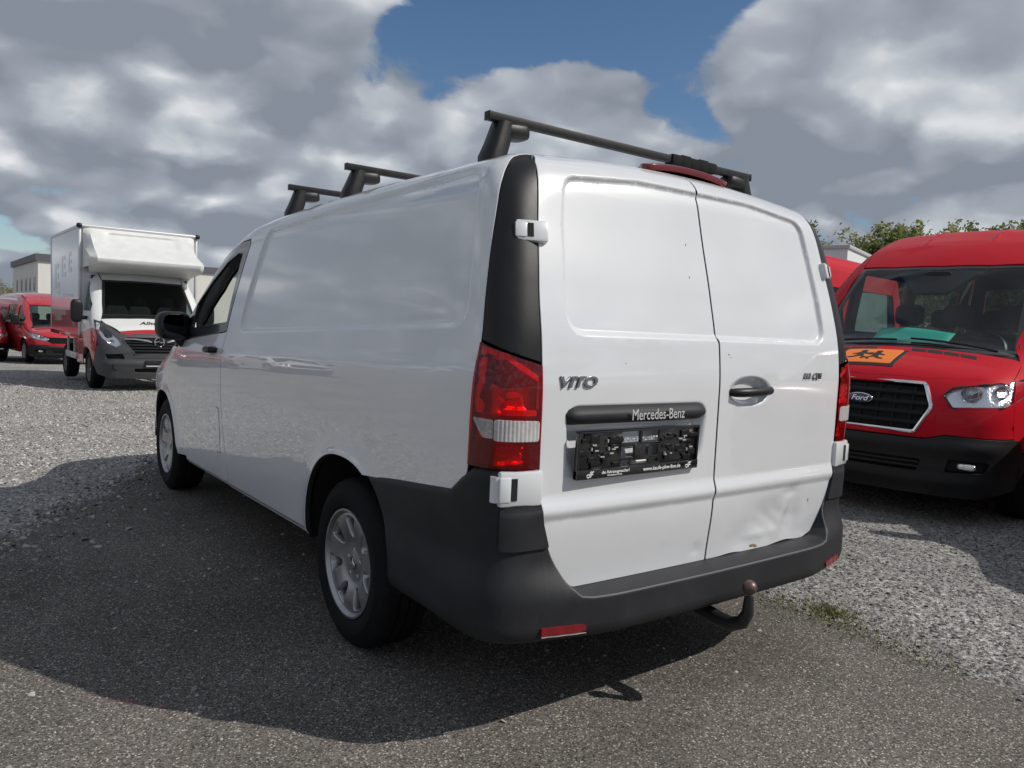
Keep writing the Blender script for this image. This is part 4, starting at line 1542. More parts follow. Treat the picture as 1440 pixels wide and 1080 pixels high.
# strap wound on the rear bar
mb = MB()
for k in range(5):
    x = 0.22 + k * 0.055
    mb.box(x - 0.03, x + 0.03, 0.462, 0.51, 2.005, 2.048 + 0.004 * (k % 2), 0.006)
mb.build('tape_wrap', RUBBER, van)

# tow bar
hitch = obj('tow_bar', None, None, van)
mb = MB()
mb.tube([(0, 0.22, 0.33), (0, 0.05, 0.322), (0, -0.06, 0.305), (0, -0.115, 0.303), (0, -0.160, 0.325), (0, -0.180, 0.365), (0, -0.181, 0.425)], [0.026, 0.027, 0.027, 0.026, 0.024, 0.021, 0.016], 14)
mb.build('neck', mat('tow_neck', (0.02, 0.02, 0.021), 0.4), hitch)
mb = MB(); mb.sellipsoid((0, -0.181, 0.455), (0.0255, 0.0255, 0.0255), 1.0, 24, 16); mb.build('ball', BALLMAT, hitch)
mb = MB(); mb.box(-0.10, 0.10, 0.10, 0.24, 0.30, 0.40, 0.01); mb.box(0.03, 0.07, -0.02, 0.10, 0.335, 0.37, 0.006); mb.build('bracket', STEEL, hitch)


# ------------------------------------------------------------------ ground
def gz(x, y):
    """height of the yard: level round the van, falling gently away beyond it"""
    y = np.asarray(y, float); x = np.asarray(x, float)
    t = np.clip(y - 5.0, 0, 45)
    w = 1 - smooth(3.0, 12.0, x)
    return -0.023 * (t - 1.2 * (1 - np.exp(-t / 1.2))) * w


def yard_mesh(xs, ys, z0, rough=0.0):
    X, Y = np.meshgrid(xs, ys)
    Z = gz(X, Y) + z0
    if rough:
        Z = Z + rough * (np.sin(X * 1.7 + 0.6 * Y) * np.cos(Y * 1.3 - 0.4 * X))
    n = len(xs)
    V = np.stack([X.ravel(), Y.ravel(), Z.ravel()], 1)
    F = [(j * n + i, j * n + i + 1, (j + 1) * n + i + 1, (j + 1) * n + i) for j in range(len(ys) - 1) for i in range(n - 1)]
    return mesh_from(V, F, 'yard', True)


def ground_mat(name, c_dark, c_mid, c_light, cell, bump, moss=False, patch=0.25):
    m = bpy.data.materials.new(name)
    m.use_nodes = True
    nt = m.node_tree
    L = nt.links.new
    b = nt.nodes['Principled BSDF']
    b.inputs['Roughness'].default_value = 0.92
    b.inputs['Specular IOR Level'].default_value = 0.06
    tc = N(nt, 'ShaderNodeTexCoord')
    vo = N(nt, 'ShaderNodeTexVoronoi')
    vo.inputs['Scale'].default_value = cell
    L(tc.outputs['Object'], vo.inputs['Vector'])
    sepc = N(nt, 'ShaderNodeSeparateColor')
    L(vo.outputs['Color'], sepc.inputs[0])
    ramp = N(nt, 'ShaderNodeValToRGB')
    e = ramp.color_ramp.elements
    e[0].color = (*c_dark, 1); e[0].position = 0.0
    e[1].color = (*c_light, 1); e[1].position = 1.0
    k = e.new(0.55); k.color = (*c_mid, 1)
    k = e.new(0.90); k.color = (*[a * 1.25 for a in c_mid], 1)
    L(sepc.outputs[0], ramp.inputs[0])
    # fine grain and broad patches
    n1 = N(nt, 'ShaderNodeTexNoise'); n1.inputs['Scale'].default_value = cell * 2.2; n1.inputs['Detail'].default_value = 6
    n2 = N(nt, 'ShaderNodeTexNoise'); n2.inputs['Scale'].default_value = 0.9; n2.inputs['Detail'].default_value = 9; n2.inputs['Roughness'].default_value = 0.65
    L(tc.outputs['Object'], n1.inputs['Vector']); L(tc.outputs['Object'], n2.inputs['Vector'])
    r2 = N(nt, 'ShaderNodeMapRange'); L(n2.outputs['Fac'], r2.inputs['Value'])
    r2.inputs['From Min'].default_value = 0.3; r2.inputs['From Max'].default_value = 0.7
    r2.inputs['To Min'].default_value = 1 - patch; r2.inputs['To Max'].default_value = 1 + patch
    r1 = N(nt, 'ShaderNodeMapRange'); L(n1.outputs['Fac'], r1.inputs['Value'])
    r1.inputs['From Min'].default_value = 0.3; r1.inputs['From Max'].default_value = 0.7
    r1.inputs['To Min'].default_value = 0.7; r1.inputs['To Max'].default_value = 1.3
    mu = N(nt, 'ShaderNodeMath', operation='MULTIPLY'); L(r1.outputs[0], mu.inputs[0]); L(r2.outputs[0], mu.inputs[1])
    hs = N(nt, 'ShaderNodeVectorMath', operation='SCALE'); L(ramp.outputs[0], hs.inputs[0]); L(mu.outputs[0], hs.inputs['Scale'])
    L(hs.outputs[0], b.inputs['Base Color'])
    hm = N(nt, 'ShaderNodeMath', operation='ADD')
    L(sepc.outputs[1], hm.inputs[0]); L(n1.outputs['Fac'], hm.inputs[1])
    bp = N(nt, 'ShaderNodeBump'); bp.inputs['Strength'].default_value = 1.0; bp.inputs['Distance'].default_value = bump
    L(hm.outputs[0], bp.inputs['Height']); L(bp.outputs[0], b.inputs['Normal'])
    return m


xs = np.unique(np.concatenate([np.linspace(-400, -30, 12), np.linspace(-30, 40, 71), np.linspace(40, 400, 12)]))
ys = np.unique(np.concatenate([np.linspace(-200, -20, 8), np.linspace(-20, 60, 81), np.linspace(60, 700, 14)]))
GRAVELM = ground_mat('gravel_ground', (0.17, 0.165, 0.157), (0.34, 0.33, 0.315), (0.58, 0.57, 0.545), 60.0, 0.012)
ground = tag(obj('ground', yard_mesh(xs, ys, -0.004), GRAVELM), kind='structure')
# asphalt lane between the two gravel strips, with a frayed edge
ASPH = ground_mat('asphalt', (0.052, 0.046, 0.041), (0.165, 0.151, 0.136), (0.56, 0.52, 0.47), 195.0, 0.0026, patch=0.32)
lane = []
for y in np.arange(-14, 8.2, 0.06):
    lane.append((1.10 + 0.05 * math.sin(y * 3.1) + 0.04 * math.sin(y * 9.7 + 1) + random.uniform(-0.035, 0.035), y))
for t in np.arange(0, 1, 0.008):
    x = 1.1 + (-9.0 - 1.1) * t; y = 8.5 + (-8.6 - 8.5) * t
    w = 0.09 * math.sin(t * 60) + 0.06 * math.sin(t * 171 + 2) + random.uniform(-0.06, 0.06)
    lane.append((x + w * 0.86, y - w * 0.5))
lane.append((-9.0, -14))
me = panel_mesh(np.array(lane), lambda u, v: np.stack([u, v, gz(u, v) + 0.0], -1), 0.5, flange=0.0)
tag(obj('asphalt_lane', me, ASPH), kind='structure')


def stones(name, label, area, count, smin, smax, cols, seedv, zb=-0.004, power=2.2, keep=None):
    r = np.random.default_rng(seedv)
    P = area(r, count)
    if keep is not None:
        P = P[keep(P)]
    n = len(P)
    base = np.array([(1, 0, 0), (0.3, 0.95, 0), (-0.8, 0.55, 0), (-0.8, -0.6, 0), (0.3, -0.95, 0), (0.15, 0.1, 0.62), (-0.3, -0.2, 0.5)], float)
    fb = np.array([(0, 1, 5), (1, 2, 5), (2, 6, 5), (2, 3, 6), (3, 4, 6), (4, 5, 6), (4, 0, 5)])
    s = smin + (smax - smin) * r.random(n) ** power
    a = r.random(n) * 2 * np.pi
    V = base[None] * (1 + r.normal(0, 0.22, (n, 7, 3)))
    V *= np.stack([s * r.uniform(0.7, 1.3, n), s * r.uniform(0.6, 1.0, n), s * r.uniform(0.5, 1.2, n)], 1)[:, None, :]
    tilt = r.normal(0, 0.35, (n, 2))
    V[:, :, 2] += V[:, :, 0] * tilt[:, :1] + V[:, :, 1] * tilt[:, 1:]
    c, sn = np.cos(a)[:, None], np.sin(a)[:, None]
    X = V[:, :, 0] * c - V[:, :, 1] * sn; Y = V[:, :, 0] * sn + V[:, :, 1] * c
    V = np.stack([X + P[:, :1], Y + P[:, 1:2], V[:, :, 2] + (gz(P[:, 0], P[:, 1]) + zb)[:, None]], -1)
    me = bpy.data.meshes.new(name)
    me.vertices.add(n * 7); me.vertices.foreach_set('co', V.reshape(-1))
    F = (fb[None] + (np.arange(n) * 7)[:, None, None]).reshape(-1, 3)
    me.loops.add(len(F) * 3); me.loops.foreach_set('vertex_index', F.reshape(-1).astype(np.int32))
    me.polygons.add(len(F)); me.polygons.foreach_set('loop_start', np.arange(0, len(F) * 3, 3, dtype=np.int32))
    me.update(calc_edges=True)
    at = me.color_attributes.new('tone', 'FLOAT_COLOR', 'POINT')
    tone = r.random(n)
    cc = np.array(cols)
    k = r.integers(0, len(cc), n)
    base_c = cc[k] * (0.75 + 0.5 * tone)[:, None]
    C4 = np.ones((n, 7, 4)); C4[:, :, :3] = base_c[:, None, :]
    at.data.foreach_set('color', C4.reshape(-1))
    o = obj(name, me, STONEM)
    return tag(o, label, 'gravel' if 'gravel' in name else 'stones', kind='stuff')


STONEM = bpy.data.materials.new('stone')
STONEM.use_nodes = True
_nt = STONEM.node_tree
_a = N(_nt, 'ShaderNodeVertexColor'); _a.layer_name = 'tone'
_nt.links.new(_a.outputs[0], _nt.nodes['Principled BSDF'].inputs['Base Color'])
_nt.nodes['Principled BSDF'].inputs['Roughness'].default_value = 0.9
_nt.nodes['Principled BSDF'].inputs['Specular IOR Level'].default_value = 0.08
GREY = [(0.24, 0.232, 0.225), (0.30, 0.29, 0.275), (0.19, 0.186, 0.184), (0.35, 0.33, 0.31), (0.21, 0.198, 0.192)]


def lane_left(P):
    """>0 on the gravel side of the lane's far left edge"""
    return (P[:, 1] - 8.5) * (1.1 + 9.0) - (P[:, 0] - 1.1) * (8.5 + 8.6)


def area_right(r, n):
    x = 1.02 + (6.5 - 1.02) * r.random(n) ** 1.4
    y = -2.2 + 8.0 * r.random(n)
    return np.stack([x, y], 1)


def area_left(r, n):
    d = 3.0 + 17.0 * r.random(n) ** 1.5
    x = -3.6 + 6.5 * r.random(n)
    return np.stack([x, d], 1)


def area_edge(r, n):
    t = r.random(n) * 0.75
    off = np.abs(r.normal(0, 0.28, n)) - 0.12
    x = 1.1 - 10.1 * t + off * 0.86; y = 8.5 - 17.1 * t - off * 0.5
    return np.stack([x, y], 1)


def area_lane(r, n):
    return np.stack([r.uniform(-3.6, 1.1, n), r.uniform(-1.2, 6.0, n)], 1)


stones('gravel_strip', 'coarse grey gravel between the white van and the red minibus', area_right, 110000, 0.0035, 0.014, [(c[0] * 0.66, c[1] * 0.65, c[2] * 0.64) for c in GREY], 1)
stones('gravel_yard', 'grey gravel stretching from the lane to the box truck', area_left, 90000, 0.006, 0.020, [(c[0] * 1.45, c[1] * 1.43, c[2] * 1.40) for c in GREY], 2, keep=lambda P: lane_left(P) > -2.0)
stones('lane_edge_stones', 'loose stones strewn along the frayed asphalt edge', area_edge, 5200, 0.006, 0.026, GREY, 3, zb=0.0, power=3)
stones('loose_stones', 'small loose stones scattered over the asphalt lane', area_lane, 4600, 0.002, 0.014, [(c[0] * 1.3, c[1] * 1.28, c[2] * 1.25) for c in GREY], 4, zb=0.0, power=4)


# weeds on the gravel edge
def weed_mesh():
    r = np.random.default_rng(11)
    V, F = [], []
    for _ in range(1500):
        t = r.random()
        cx = 1.10 + r.normal(0, 0.07); cy = 0.58 - 1.0 * t + r.normal(0, 0.05)
        if r.random() < 0.45:
            cx, cy = 1.22 + r.normal(0, 0.05), 0.22 + r.normal(0, 0.07)
        h = r.uniform(0.004, 0.022); a = r.random() * 6.28; w = r.uniform(0.0015, 0.004)
        dx, dy = math.cos(a), math.sin(a)
        b = len(V)
        V += [(cx - dy * w, cy + dx * w, 0), (cx + dy * w, cy - dx * w, 0), (cx + dx * h * 0.8, cy + dy * h * 0.8, h)]
        F.append((b, b + 1, b + 2))
    return mesh_from(V, F)


tag(obj('weeds', weed_mesh(), mat('weed_green', (0.085, 0.095, 0.022), 0.8, col2=(0.16, 0.15, 0.03), nscale=14)), 'low yellow-green weeds and moss along the gravel edge', 'weeds', kind='stuff')


# ------------------------------------------------------------------ parked red vans, minibuses
def make_red_van(name, label, cat_, group, zf=1.0, bus=True, paint=None, extra=True):
    """vehicle with its nose at y = 5.5, tail at y = 0"""
    paint = paint or RED
    root = thing(name, label, cat_, group=group)
    Z = lambda *a: [v * zf for v in a]
    W = pchip(Z(0.15, 0.3, 0.6, 0.9, 1.15, 1.4, 1.8, 2.1, 2.35, 2.6), [0.93, 0.975, 1.005, 1.018, 1.015, 0.995, 0.942, 0.895, 0.845, 0.78])
    hc = pchip([-1, 0, 2, 3.0, 3.5, 3.75, 3.92, 4.64, 4.72, 5.2, 5.42, 5.6], Z(2.40, 2.44, 2.47, 2.44, 2.30, 2.17, 2.05, 1.365, 1.325, 1.165, 1.04, 0.86))
    plan = pchip([-0.3, 0, 0.4, 4.2, 4.8, 5.2, 5.5], [0.96, 0.98, 1.0, 1.0, 0.975, 0.91, 0.80])
    B = Body(W, hc, lambda y: 0.05 + 0.03 * smooth(3.0, 3.9, y),
             lambda ax, z: 5.5 - 0.26 * (ax / 1.0) ** 2.6 - 0.30 * np.maximum(z / zf - 0.78, 0) ** 1.3 - 0.22 * np.maximum(0.42 - z / zf, 0),
             lambda ax, z: 0.02 * (ax / 0.9) ** 2 + 0.05 * smooth(1.2 * zf, 2.3 * zf, z), plan=plan, kr=0.20, kf=0.16, kb=0.12, zc=1.15 * zf)
    out = lambda P: B.grad(P)
    off = lambda base, d: (lambda u, v: (lambda P: P + B.grad(P.reshape(-1, 3)).reshape(P.shape) * d)(base(u, v)))
    fore = lambda u, v: B.fore(u, v)
    zz = lambda pts: np.array([(x, z * zf) for x, z in pts])
    yz = lambda pts: B.yz([(y, z * zf) for y, z in pts])

    def pan(nm, outline, fn, sp, m, parent=root, holes=(), **kw):
        return obj(nm, panel_mesh(outline, fn, sp, holes, outward=out, **kw), m, parent)

    def pair(nm, outline, fn, sp, m, parent=root, holes=(), **kw):
        a = pan(nm, outline, fn, sp, m, parent, holes, **kw)
        return a, obj(nm, mirror_mesh(a.data), m, parent)
    cylf = lambda u, v: B.cyl(u, v, -1)
    A1 = (0.95, 0.345, 0.43, 0.43 * (0.55 + 0.45 * zf)); A2 = (4.50, 0.345, 0.43, 0.43 * (0.55 + 0.45 * zf))
    # flanks with window openings
    def warch(A, t0, t1): return [(y, z / zf) for y, z in arch(*A, t0, t1, 24)]
    low = [(0.14, 0.42)] + warch(A1, 172, 8) + [(1.45, 0.34), (4.0, 0.34)] + warch(A2, 172, 8) + [(5.00, 0.46), (5.10, 0.74), (5.12, 0.95), (5.05, 1.04)]
    hood_e = [(0.90, 5.0), (0.885, 4.8), (0.835, 4.68), (0.79, 4.40), (0.755, 4.15), (0.72, 3.90), (0.74, 3.6), (0.76, 3.0), (0.76, 1.5), (0.76, 0.14)]
    he = np.array([(y, B.v_top(np.array([x]), np.array([y]))[0]) for x, y in hood_e])
    outl = np.concatenate([yz(low), he])
    wins = [rnd([(3.62, 1.42), (3.62, 1.98), (3.78, 1.97), (4.28, 1.55), (4.36, 1.40)], 0.03), rnd([(2.15, 1.42), (2.15, 2.00), (3.42, 2.00), (3.42, 1.42)], 0.06), rnd([(0.42, 1.42), (0.42, 2.00), (1.95, 2.00), (1.95, 1.42)], 0.06)]
    if not bus:
        wins = wins[:2]
    for side_m in (0,):
        a, b = pair('side_panel', outl, cylf, 0.08, paint, holes=[yz(w) for w in wins])
        pair('inner_trim', outl, off(cylf, -0.035), 0.16, VOID, holes=[yz(w) for w in wins], flange=0)
        for w in wins:
            c_ = w.mean(0)
            pair('side_window', yz(c_ + (w - c_) * 1.03), off(cylf, -0.012), 0.15, TINTGLASS, flange=0)
    # roof
    rf = [(0.752, 0.14), (0.752, 3.0), (0.735, 3.6), (0.715, 3.86), (0.4, 3.93), (0, 3.955), (-0.4, 3.93), (-0.715, 3.86), (-0.735, 3.6), (-0.752, 3.0), (-0.752, 0.14)]

    topf_ = lambda x, y: B.top(x, y)

    def roof_f(x, y):
        P = B.top(x, y)
        P[..., 2] += 0.010 * (np.exp(-((np.abs(x) - 0.28) / 0.012) ** 2)) * smooth(3.62, 3.5, y) * zf
        return P
    exr_ = [np.array([(s * 0.28 + d, y) for y in np.arange(0.2, 3.7, 0.06) for d in (-0.02, -0.01, 0, 0.01, 0.02) for s in (-1, 1)])]
    pan('roof', np.array(rf), roof_f, 0.10, paint, extra=exr_)
    pan('headliner', np.array(rf), off(topf_, -0.04), 0.2, VOID, flange=0)
    ws_ = [(0.712, 3.885), (0.745, 4.15), (0.78, 4.40), (0.825, 4.655), (0.4, 4.72), (0, 4.735), (-0.4, 4.72), (-0.825, 4.655), (-0.78, 4.40), (-0.745, 4.15), (-0.712, 3.885), (-0.4, 3.945), (0, 3.97), (0.4, 3.945)]
    topf = lambda x, y: B.top(x, y)
    wsa = np.array(ws_)
    wc = wsa.mean(0)
    inner = wc + (wsa - wc) * np.array([0.955, 0.93])
    pan('windscreen_surround', wsa, off(topf, -0.003), 0.08, GLOSSBLACK, holes=[inner], flange=0.01)
    pan('windscreen', wc + (wsa - wc) * np.array([0.97, 0.95]), off(topf, -0.006), 0.12, TINTGLASS if not bus else GLASS, flange=0)
    cowl = [(0.83, 4.665), (0.86, 4.735), (0.4, 4.80), (0, 4.815), (-0.4, 4.80), (-0.86, 4.735), (-0.83, 4.665), (-0.4, 4.73), (0, 4.745), (0.4, 4.73)]
    pan('wiper_cowl', np.array(cowl), off(topf, -0.012), 0.06, BLACK)
    mb = MB()
    for x0, x1 in ((-0.70, -0.05), (0.05, 0.68)):
        pts_ = []
        for t in np.linspace(0, 1, 6):
            x = x0 + (x1 - x0) * t; y = 4.70 - 0.03 * t
            pts_.append(tuple(B.top(np.array([x]), np.array([y]))[0] + np.array([0, 0.012, 0.012])))
        mb.tube(pts_, 0.009, 6)
    mb.build('wiper', BLACK, root)
    hd = [(0.875, 4.745), (0.895, 4.98), (0.895, 5.10), (0.80, 5.20), (0.62, 5.27), (0.4, 5.335), (0, 5.36), (-0.4, 5.335), (-0.62, 5.27), (-0.80, 5.20), (-0.895, 5.10), (-0.895, 4.98), (-0.875, 4.745), (-0.4, 4.81), (0, 4.825), (0.4, 4.81)]
    bonnet = pan('bonnet', np.array(hd), topf, 0.05, paint)
    # nose in front view
    gri = zz(rnd([(-0.50, 0.865), (-0.425, 1.025), (0.425, 1.025), (0.50, 0.865), (0.405, 0.675), (-0.405, 0.675)], 0.03, 4)) if bus else zz(rnd([(-0.60, 0.80), (-0.55, 0.93), (0.55, 0.93), (0.60, 0.80), (0.5, 0.72), (-0.5, 0.72)], 0.03, 4))
    head = zz(rnd([(0.555, 0.955), (0.60, 1.01), (0.78, 1.045), (0.955, 1.09), (0.965, 0.96), (0.90, 0.885), (0.62, 0.865)], [0.02, 0.03, 0.02, 0.02, 0.02, 0.03, 0.03], 4)) if bus else zz(rnd([(0.52, 0.86), (0.58, 0.94), (0.80, 1.04), (0.96, 1.09), (0.95, 0.95), (0.86, 0.86), (0.62, 0.80)], 0.025, 4))
    head_m = head * np.array([-1, 1])
    mask = zz([(-0.955, 0.66), (-0.60, 0.672), (-0.48, 0.635), (0.48, 0.635), (0.60, 0.672), (0.955, 0.66), (0.975, 0.85), (0.965, 1.09), (0.86, 1.085), (0.60, 1.085), (0.3, 1.10), (-0.3, 1.10), (-0.60, 1.085), (-0.86, 1.085), (-0.965, 1.09), (-0.975, 0.85)])
    pan('front_mask', mask, fore, 0.05, paint, holes=[gri, head, head_m])
    gob = pan('grille', gri, off(fore, -0.045), 0.06, VOID, flange=0)
    mb = MB()
    for z_ in ((0.74, 0.81, 0.88, 0.95) if bus else (0.77, 0.84, 0.90)):
        hwid = 0.47 if bus else 0.55
        pts_ = [tuple(B.fore(np.array([x]), np.array([z_ * zf]))[0] - np.array([0, 0.022, 0])) for x in np.linspace(-hwid, hwid, 13) * (1 - abs(z_ - 0.87) * 0.9)]
        mb.tube(pts_, 0.017 * zf, 6)
    for x in np.linspace(-0.36, 0.36, 7):
        pts_ = [tuple(B.fore(np.array([x]), np.array([z_ * zf]))[0] - np.array([0, 0.034, 0])) for z_ in np.linspace(0.70 if bus else 0.75, 0.99 if bus else 0.92, 5)]
        mb.tube(pts_, 0.010, 5)
    mb.build('grille_bars', VOID, gob)
    if bus:
        mb = MB()
        gp = B.fore(gri[:, 0], gri[:, 1]) + np.array([0, 0.006, 0])
        mb.tube([tuple(p) for p in gp] + [tuple(gp[0]), tuple(gp[1])], 0.016, 8, caps=False)
        mb.build('grille_frame', CHROME, gob)
        lp = B.fore(np.array([0.0]), np.array([0.885 * zf]))[0]
        mb = MB(); mb.sellipsoid(tuple(lp + np.array([0, 0.004, 0])), (0.095, 0.016, 0.040), 1.0, 32, 12)
        ov = mb.build('emblem', CHROME, root)
        mb = MB(); mb.sellipsoid(tuple(lp + np.array([0, 0.010, 0])), (0.088, 0.014, 0.0345), 1.0, 32, 12)
        mb.build('emblem_field', mat('emblem_blue', (0.01, 0.02, 0.07), 0.2, coat=1.0), ov)
        t_ = text_mesh('Ford', 0.055, 0.001, shear=0.35, off=0.0006, sx=1.15)
        t_.transform(Matrix.Translation((lp[0], lp[1] + 0.0255, lp[2] - 0.001)) @ Matrix.Rotation(math.pi, 4, 'Z') @ RX90)
        obj('emblem_lettering', t_, CHROME, ov)
    for hp_ in (head, head_m):
        lens = pan('headlamp', hp_, off(fore, 0.002), 0.05, CLEAR, flange=0)
        cx_, cz_ = hp_.mean(0)
        s_ = 1 if cx_ > 0 else -1

        def refl(u, v, cx_=cx_, cz_=cz_, s_=s_):
            P = B.fore(u, v)
            r1 = np.hypot((u - (cx_ - s_ * 0.06)) / 1.1, v - cz_) 
            r2 = np.hypot(u - (cx_ + s_ * 0.10), v - cz_ - 0.02)
            d = 0.035 + 0.06 * np.exp(-(r1 / 0.05) ** 2) + 0.05 * np.exp(-(r2 / 0.045) ** 2)
            P[..., 1] -= d
            return P
        pan('reflector', hp_, refl, 0.018, REFLECT, lens, flange=0)
        mb = MB()
        for (dx, dz, r_) in ((-0.06, 0, 0.045), (0.10, 0.02, 0.038)):
            p = B.fore(np.array([cx_ + s_ * dx]), np.array([cz_ + dz]))[0]
            mb.lathe([(-0.055, r_ * 0.9), (-0.02, r_), (-0.018, r_ * 1.12), (-0.055, r_ * 1.05)], 20, 'Y', tuple(p), closed=True)
        mb.build('lamp_bezel', mat('lamp_bezel', (0.25, 0.25, 0.27), 0.25, metal=0.8), lens)
        mb = MB()
        rim = B.fore(hp_[:, 0], hp_[:, 1]) + np.array([0, 0.001, 0])
        mb.tube([tuple(p) for p in rim] + [tuple(rim[0])], 0.006, 5, caps=False)
        mb.build('lamp_rim', GLOSSBLACK, lens)
    bmp = zz(rnd([(-0.93, 0.27), (-0.80, 0.22), (0.80, 0.22), (0.93, 0.27), (0.97, 0.45), (0.957, 0.652), (0.60, 0.664), (0.48, 0.627), (-0.48, 0.627), (-0.60, 0.664), (-0.957, 0.652), (-0.97, 0.45)], 0.02, 3))
    intake = zz(rnd([(-0.44, 0.39), (0.44, 0.39), (0.47, 0.48), (-0.47, 0.48)], 0.02, 3))
    fogs = [zz(rnd([(s * 0.61, 0.40), (s * 0.84, 0.41), (s * 0.86, 0.49), (s * 0.63, 0.50)], 0.02, 3)) for s in (-1, 1)]
    bo = off(fore, 0.014)
    bumper_ = pan('front_bumper', bmp, lambda u, v: bo(u, v) + np.stack([0 * u, 0.03 * np.exp(-((v / zf - 0.58) / 0.06) ** 2) + 0.02 * np.exp(-((v / zf - 0.33) / 0.05) ** 2), 0 * u], -1), 0.04, mat('front_plastic', (0.012, 0.012, 0.013), 0.5, noise=0.1, spec=0.3), holes=[intake] + fogs, flange=0.03)
    pan('intake', intake, off(fore, -0.03), 0.08, VOID, bumper_, flange=0)
    mb = MB()
    for z_ in (0.42, 0.452):
        mb.tube([tuple(B.fore(np.array([x]), np.array([z_ * zf]))[0]) for x in np.linspace(-0.45, 0.45, 9)], 0.008, 5)
    mb.build('intake_bars', BLACK, bumper_)
    for fg in fogs:
        pan('fog_recess', fg, off(fore, -0.03), 0.06, VOID, bumper_, flange=0)
        c_ = fg.mean(0)
        p = B.fore(np.array([c_[0]]), np.array([c_[1]]))[0]
        mb = MB(); mb.sellipsoid(tuple(p - np.array([0, 0.012, 0])), (0.062, 0.02, 0.026), 0.6, 20, 10)
        mb.build('fog_lamp', REFLECT, bumper_)
    # tail
    tail = zz(rnd([(-0.90, 0.42), (0.90, 0.42), (0.93, 1.3), (0.84, 2.22), (0.5, 2.34), (-0.5, 2.34), (-0.84, 2.22), (-0.93, 1.3)], 0.04, 3))
    rw_ = [zz(rnd([(s * 0.06, 1.42), (s * 0.74, 1.42), (s * 0.70, 2.05), (s * 0.06, 2.08)], 0.06, 4)) for s in (-1, 1)]
    pan('tail_panel', tail, lambda u, v: B.rear(u, v), 0.12, paint, holes=rw_)
    pan('tail_trim', tail, off(lambda u, v: B.rear(u, v), -0.04), 0.2, VOID, holes=rw_, flange=0)
    for w in rw_:
        pan('rear_window', w, off(lambda u, v: B.rear(u, v), -0.006), 0.2, TINTGLASS, flange=0)
    # inside
    mb = MB()
    mb.box(-0.93, 0.93, 0.10, 4.4, 0.42 * zf, 0.50 * zf)
    mb.box(-0.70, 0.70, 4.3, 5.25, 0.30 * zf, 0.95 * zf)
    mb.build('floor', VOID, root, smooth_shade=False)
    mb = MB(); mb.sellipsoid((0, 4.50, 1.20 * zf), (0.84, 0.30, 0.10 * zf), 0.45, 28, 10)
    mb.box(-0.80, 0.80, 4.25, 4.70, 0.6 * zf, 1.2 * zf, 0.03)
    mb.build('dashboard', DASH, root)
    mb = MB()
    mb.lathe([(-0.015, 0.18), (0, 0.195), (0.015, 0.18), (0, 0.168)], 26, 'Y', closed=True, mtx=Matrix.Translation((-0.42, 4.14, 1.28 * zf)) @ Matrix.Rotation(math.radians(32), 4, 'X'))
    mb.build('steering_wheel', BLACK, root)
    rowsx = [(3.45, (-0.46, 0.02, 0.46))] + ([(2.3, (-0.5, 0.0, 0.5)), (1.2, (-0.5, 0.0, 0.5))] if bus else [])
    for yy, xs_ in rowsx:
        for x in xs_:
            mb = MB()
            mb.sellipsoid((x, yy + 0.15, 0.80 * zf), (0.22, 0.24, 0.10), 0.5, 16, 8)
            mb.sellipsoid((x, yy - 0.08, 1.12 * zf), (0.215, 0.07, 0.33), 0.5, 16, 8, Matrix.Rotation(math.radians(8), 4, 'X'))
            st = mb.build('seat', FABRIC, root)
            mb = MB(); mb.sellipsoid((x, yy - 0.13, 1.60 * zf), (0.135, 0.05, 0.105), 0.55, 16, 10); mb.build('headrest', FABRIC, st)
            mb = MB(); 
            for s in (-0.05, 0.05):
                mb.tube([(x + s, yy - 0.12, 1.40 * zf), (x + s, yy - 0.13, 1.55 * zf)], 0.007, 6)
            mb.build('headrest_post', STEEL, st)
    # mirrors
    for s in (-1, 1):
        rt = obj('door_mirror', None, None, root)
        mb = MB(); mb.sellipsoid((s * 1.17, 4.32, 1.50 * zf), (0.105, 0.06, 0.165), 0.6, 20, 12); mb.build('mirror_housing', BLACK, rt)
        mb = MB(); mb.tube([(s * 0.97, 4.36, 1.34 * zf), (s * 1.08, 4.33, 1.38 * zf)], [0.04, 0.035], 8); mb.build('mirror_arm', BLACK, rt)
    for yc in (0.95, 4.50):
        for s in (-1, 1):
            make_wheel('wheel', root, s * 0.975, yc, 0.345, s, R=0.345, spokes=10, rimmat=mat('steel_rim', (0.32, 0.32, 0.33), 0.45, metal=0.6), steel=True)
            pr = arch(yc, 0.345, 0.44, A1[3] + 0.01, 0, 180, 14)
            vs_ = [q for (y, z) in pr for q in ((s * 0.97, y, z), (s * 0.68, y, z))]
            fs_ = [(2 * i, 2 * i + 1, 2 * i + 3, 2 * i + 2) for i in range(len(pr) - 1)] + [tuple(2 * i + 1 for i in range(len(pr)))]
            obj('arch_liner', mesh_from(vs_, fs_), VOID, root)
    return root, B, bonnet, pan, off, topf


bus, BB, bonnet, bpan, boff, btop = make_red_van('minibus', 'red minibus with orange school transport sign on the bonnet, beside the white van', 'minibus', 'red minibuses parked in a row')
# bonnet air slots: two rows of four dark cells
for x0, x1 in ((-0.60, -0.12), (0.12, 0.60)):
    for k in range(4):
        a = x0 + (x1 - x0) * k / 4 + 0.006; b_ = x0 + (x1 - x0) * (k + 1) / 4 - 0.006
        q = np.array([(a, 4.845 + 0.0), (b_, 4.845), (b_ - (0.02 if x0 < 0 else -0.02), 4.91), (a - (0.02 if x0 < 0 else -0.02), 4.91)])
        obj('bonnet_slot', panel_mesh(q, boff(btop, 0.003), 0.05, outward=lambda P: BB.grad(P), flange=0.002), PRINTK, bonnet)
